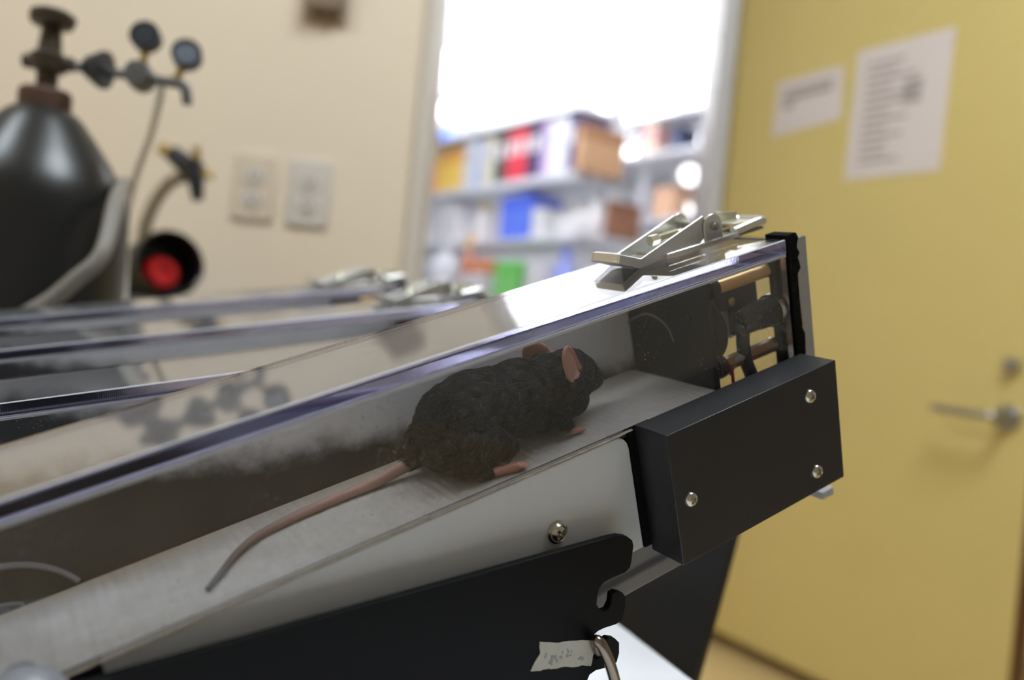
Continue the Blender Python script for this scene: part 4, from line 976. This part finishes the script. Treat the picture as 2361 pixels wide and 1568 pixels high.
def build_mouse():
    bm = new()
    # trunk
    ell(bm, (-0.0575, MY - 0.0010, 0.0100), (0.0172, 0.0160, 0.0130))
    ell(bm, (-0.0545, MY - 0.0005, 0.0150), (0.0182, 0.0152, 0.0148))
    ell(bm, (-0.0490, MY, 0.0158), (0.0190, 0.0146, 0.0152))
    ell(bm, (-0.0425, MY, 0.0155), (0.0200, 0.0142, 0.0144))
    ell(bm, (-0.0300, MY, 0.0148), (0.0175, 0.0132, 0.0146))
    ell(bm, (-0.0210, MY, 0.0122), (0.0135, 0.0118, 0.0140))
    ell(bm, (-0.0140, MY + 0.0005, 0.0155), (0.0120, 0.0110, 0.0120))
    # head and muzzle
    ell(bm, (-0.0050, MY + 0.001, 0.0160), (0.0115, 0.0100, 0.0105))
    hd = Vector((0.85, 0.26, -0.48)).normalized()
    c0 = Vector((-0.0020, MY + 0.0015, 0.0155))
    for t, r in ((0.003, 0.0088), (0.006, 0.0076), (0.009, 0.0062), (0.0120, 0.0049), (0.0145, 0.0037), (0.0160, 0.0029)): ell(bm, c0 + hd * t, (r, r * 0.95, r))
    ell(bm, (-0.0080, MY, 0.0080), (0.0090, 0.0085, 0.0085))
    # near haunch, far haunch
    for s in (-1, 1):
        ell(bm, (-0.0568, MY + s * 0.0122, 0.0065), (0.0160, 0.0068, 0.0098), Euler((0, 0.2, 0)).to_matrix())
        tube(bm, [(-0.0520, MY + s * 0.0130, 0.0040), (-0.0560, MY + s * 0.0150, 0.0000)], [0.0055, 0.0030], 12)
    # hind feet: long sole with five toes
    def foot(h, t, rh, rt, toes, spread):
        h, t = Vector(h), Vector(t); d = (t - h).normalized(); sd = Vector((0, 0, 1)).cross(d)
        tube(bm, [h, h.lerp(t, 0.5) + Vector((0, 0, 0.0004)), t], [rh, (rh + rt) / 2 * 0.95, rt], 12)
        for i in range(toes):
            f = (i / (toes - 1) - 0.5) * 2
            base = t + sd * f * rt * 0.8; ln = rt * (2.2 - 0.6 * abs(f))
            e = base + (d + sd * f * spread).normalized() * ln
            tube(bm, [base, base.lerp(e, 0.55) + Vector((0, 0, 0.0005)), e - Vector((0, 0, 0.0004))], [rt * 0.38, rt * 0.34, rt * 0.26], 8)
    foot((-0.0600, 0.0118, -0.0012), (-0.0462, 0.0078, -0.0012), 0.0017, 0.0017, 5, 0.45)
    foot((-0.0590, 2 * MY - 0.0118, -0.0012), (-0.0440, 2 * MY - 0.0085, -0.0012), 0.0017, 0.0017, 5, 0.45)
    # fore legs
    for s in (-1, 1):
        sx_ = -0.0150 + (0.004 if s > 0 else 0)
        tube(bm, [(-0.0170, MY + s * 0.0075, 0.0085), (-0.0180, MY + s * 0.0100, 0.0035), (sx_ - 0.001, MY + s * 0.0115, -0.0008)], [0.0055, 0.0036, 0.0017], 12)
        foot((sx_ - 0.0012, MY + s * 0.0118, -0.0014), (sx_ + 0.0028, MY + s * 0.0122, -0.0015), 0.0014, 0.0013, 5, 0.6)
    # ears
    for s in (-1, 1):
        c = EARS[0] if s < 0 else EARS[1]
        nrm = EARN[0] if s < 0 else EARN[1]
        O_ = orient(nrm, (-0.15, s * 0.3, 1))
        # cupped leaf: overlapping flat discs leaning on a stalk
        ell(bm, c, (0.0064, 0.0077, 0.0009), O_, 24)
        rim = [c + O_ @ Vector((0.0061 * math.cos(a), 0.0074 * math.sin(a), 0.0008)) for a in np.linspace(-0.9, PI + 0.9, 22)]
        tube(bm, rim, 0.00075, 8)
        tube(bm, [c + O_ @ Vector((0, -0.0045, 0)), c + O_ @ Vector((0, -0.0095, -0.0008))], [0.0030, 0.0036], 12)
    # tail
    tpts = spline([(-0.0680, MY + 0.004, 0.0050), (-0.0775, MY + 0.0095, 0.0015), (-0.0900, MY + 0.0110, -0.0006), (-0.1031, 0.0405, -0.0010), (-0.1190, 0.0396, -0.0012), (-0.1329, 0.0366, -0.0013), (-0.1420, 0.0300, -0.0014), (-0.1485, 0.0225, -0.0016), (-0.1552, 0.0149, -0.0018)], 6)
    n = len(tpts); tube(bm, tpts, [0.0026 - 0.0016 * (i / (n - 1)) ** 0.9 for i in range(n)], 14)
    me = bpy.data.meshes.new('mouse_raw'); bm.to_mesh(me); bm.free()
    o = bpy.data.objects.new('mouse_raw', me); COL.objects.link(o)
    r = o.modifiers.new('r', 'REMESH'); r.mode = 'VOXEL'; r.voxel_size = 0.00042; r.adaptivity = 0
    s = o.modifiers.new('s', 'SMOOTH'); s.factor = 0.5; s.iterations = 8
    dg = bpy.context.evaluated_depsgraph_get(); ev = o.evaluated_get(dg)
    me2 = bpy.data.meshes.new_from_object(ev)
    bpy.data.objects.remove(o)
    return me2
mm = build_mouse(); mm.name = 'mouse'
mm.materials.clear()
for kx in ('fur_skin', 'pink', 'ear', 'tail'): mm.materials.append(M[kx])
nv_ = len(mm.vertices); co = np.empty(nv_ * 3, np.float32); mm.vertices.foreach_get('co', co); co = co.reshape(-1, 3)
nf = len(mm.polygons); cen = np.empty(nf * 3, np.float32); mm.polygons.foreach_get('center', cen); cen = cen.reshape(-1, 3)
nor = np.empty(nf * 3, np.float32); mm.polygons.foreach_get('normal', nor); nor = nor.reshape(-1, 3)
area = np.empty(nf, np.float32); mm.polygons.foreach_get('area', area)
def classify(c):
    k_ = np.zeros(len(c), np.int32)
    ear = np.zeros(len(c), bool)
    for e, n_ in zip(EARS, EARN):
        d = c - np.array(e); ax_ = d @ np.array(n_); rad_ = np.linalg.norm(d - ax_[:, None] * np.array(n_), axis=1)
        ear |= (np.abs(ax_) < 0.0024) & (rad_ < 0.0086) & (d[:, 2] > -0.0052)
    k_[ear] = 2
    low = c[:, 2] < 0.0008
    hind = low & (c[:, 0] < -0.041) & (c[:, 0] > -0.0555) & ((c[:, 1] < MY - 0.0145) | (c[:, 1] > MY + 0.0145)); k_[hind] = 1
    fore = low & (c[:, 0] > -0.020) & (c[:, 0] < 0.0) & (np.abs(c[:, 1] - MY) > 0.0085); k_[fore] = 1
    tail = (c[:, 0] < -0.0750) & (c[:, 2] < 0.006) & (c[:, 1] > MY + 0.003); k_[tail] = 3
    k_[(c[:, 0] < -0.0815)] = 3
    return k_
kind = classify(cen)
mm.polygons.foreach_set('material_index', kind)
mm.shade_smooth()
mouse = bpy.data.objects.new('mouse', mm); COL.objects.link(mouse); mouse.matrix_world = TM
tag(mouse, 'black mouse with pink feet and long tail walking up the belt of the nearest lane', 'mouse')
for s in (-1, 1):
    hd = Vector((0.85, 0.26, -0.48)).normalized(); c0 = Vector((-0.0020, MY + 0.0015, 0.0155)) + hd * 0.0045
    bm = new(); ell(bm, c0 + Vector((-0.0005, s * 0.0074, 0.0026)), (0.0014, 0.0012, 0.0014), None, 16); obj('eye', bm, M['eye'], mouse)
# fur: strands lying back along the body
def fur():
    fm = bpy.data.materials.new('mouse_fur'); fm.use_nodes = True
    nt = fm.node_tree; b = nt.nodes['Principled BSDF']; N = nt.nodes.new; L = nt.links.new
    hi = N('ShaderNodeHairInfo'); cr = N('ShaderNodeValToRGB')
    cr.color_ramp.elements[0].color = srgb(19, 19, 22); cr.color_ramp.elements[1].color = srgb(120, 118, 116)
    e = cr.color_ramp.elements.new(0.82); e.color = srgb(37, 37, 40)
    L(hi.outputs['Random'], cr.inputs[0]); L(cr.outputs[0], b.inputs['Base Color'])
    b.inputs['Roughness'].default_value = 0.5; b.inputs['Specular IOR Level'].default_value = 0.35
    ok = kind == 0
    p = np.where(ok, area, 0); p = p / p.sum()
    NH = 120000; K = 5
    idx = rng.choice(nf, NH, p=p); root = cen[idx] + (rng.random((NH, 3)) - 0.5) * 0.0006; nrm = nor[idx]
    flow = np.tile(np.array([-1.0, 0, -0.25]), (NH, 1)); flow += 0.30 * rng.standard_normal((NH, 3))
    # tufts: neighbouring strands lean together
    cell = np.floor(root / 0.0035).astype(int); hsh = (cell[:, 0] * 73856093 ^ cell[:, 1] * 19349663 ^ cell[:, 2] * 83492791) & 1023
    tuft = np.random.default_rng(3).standard_normal((1024, 3)); flow += 0.55 * tuft[hsh]
    flow -= nrm * (flow * nrm).sum(1, keepdims=True); flow /= np.linalg.norm(flow, axis=1, keepdims=True) + 1e-9
    head = root[:, 0] > -0.012
    ln = np.where(head, 0.0022, 0.0036) * (0.7 + 0.6 * rng.random(NH))
    ln = np.where(root[:, 2] < 0.002, ln * 0.5, ln); ln = np.where(root[:, 0] > 0.003, ln * 0.6, ln)
    pts = np.empty((NH, K, 3), np.float32)
    for k_ in range(K):
        t = k_ / (K - 1)
        pts[:, k_] = root - nrm * 0.0003 + nrm * (ln * (0.45 * t - 0.27 * t * t))[:, None] + flow * (ln * (0.45 * t + 0.45 * t * t))[:, None]
    pts[:, :, 2] = np.maximum(pts[:, :, 2], ZBELT + 0.0003)
    pts[:, :, 1] = np.maximum(pts[:, :, 1], 0.0036)
    hc = bpy.data.hair_curves.new('fur'); hc.add_curves([K] * NH)
    hc.position_data.foreach_set('vector', pts.reshape(-1))
    ra_ = hc.attributes.get('radius') or hc.attributes.new('radius', 'FLOAT', 'POINT')
    rad = np.tile(np.array([0.00005, 0.000048, 0.000042, 0.00003, 0.00001], np.float32), NH); ra_.data.foreach_set('value', rad)
    hc.materials.append(fm)
    o = bpy.data.objects.new('fur', hc); COL.objects.link(o); o.parent = mouse; o['kind'] = 'stuff'
fur()
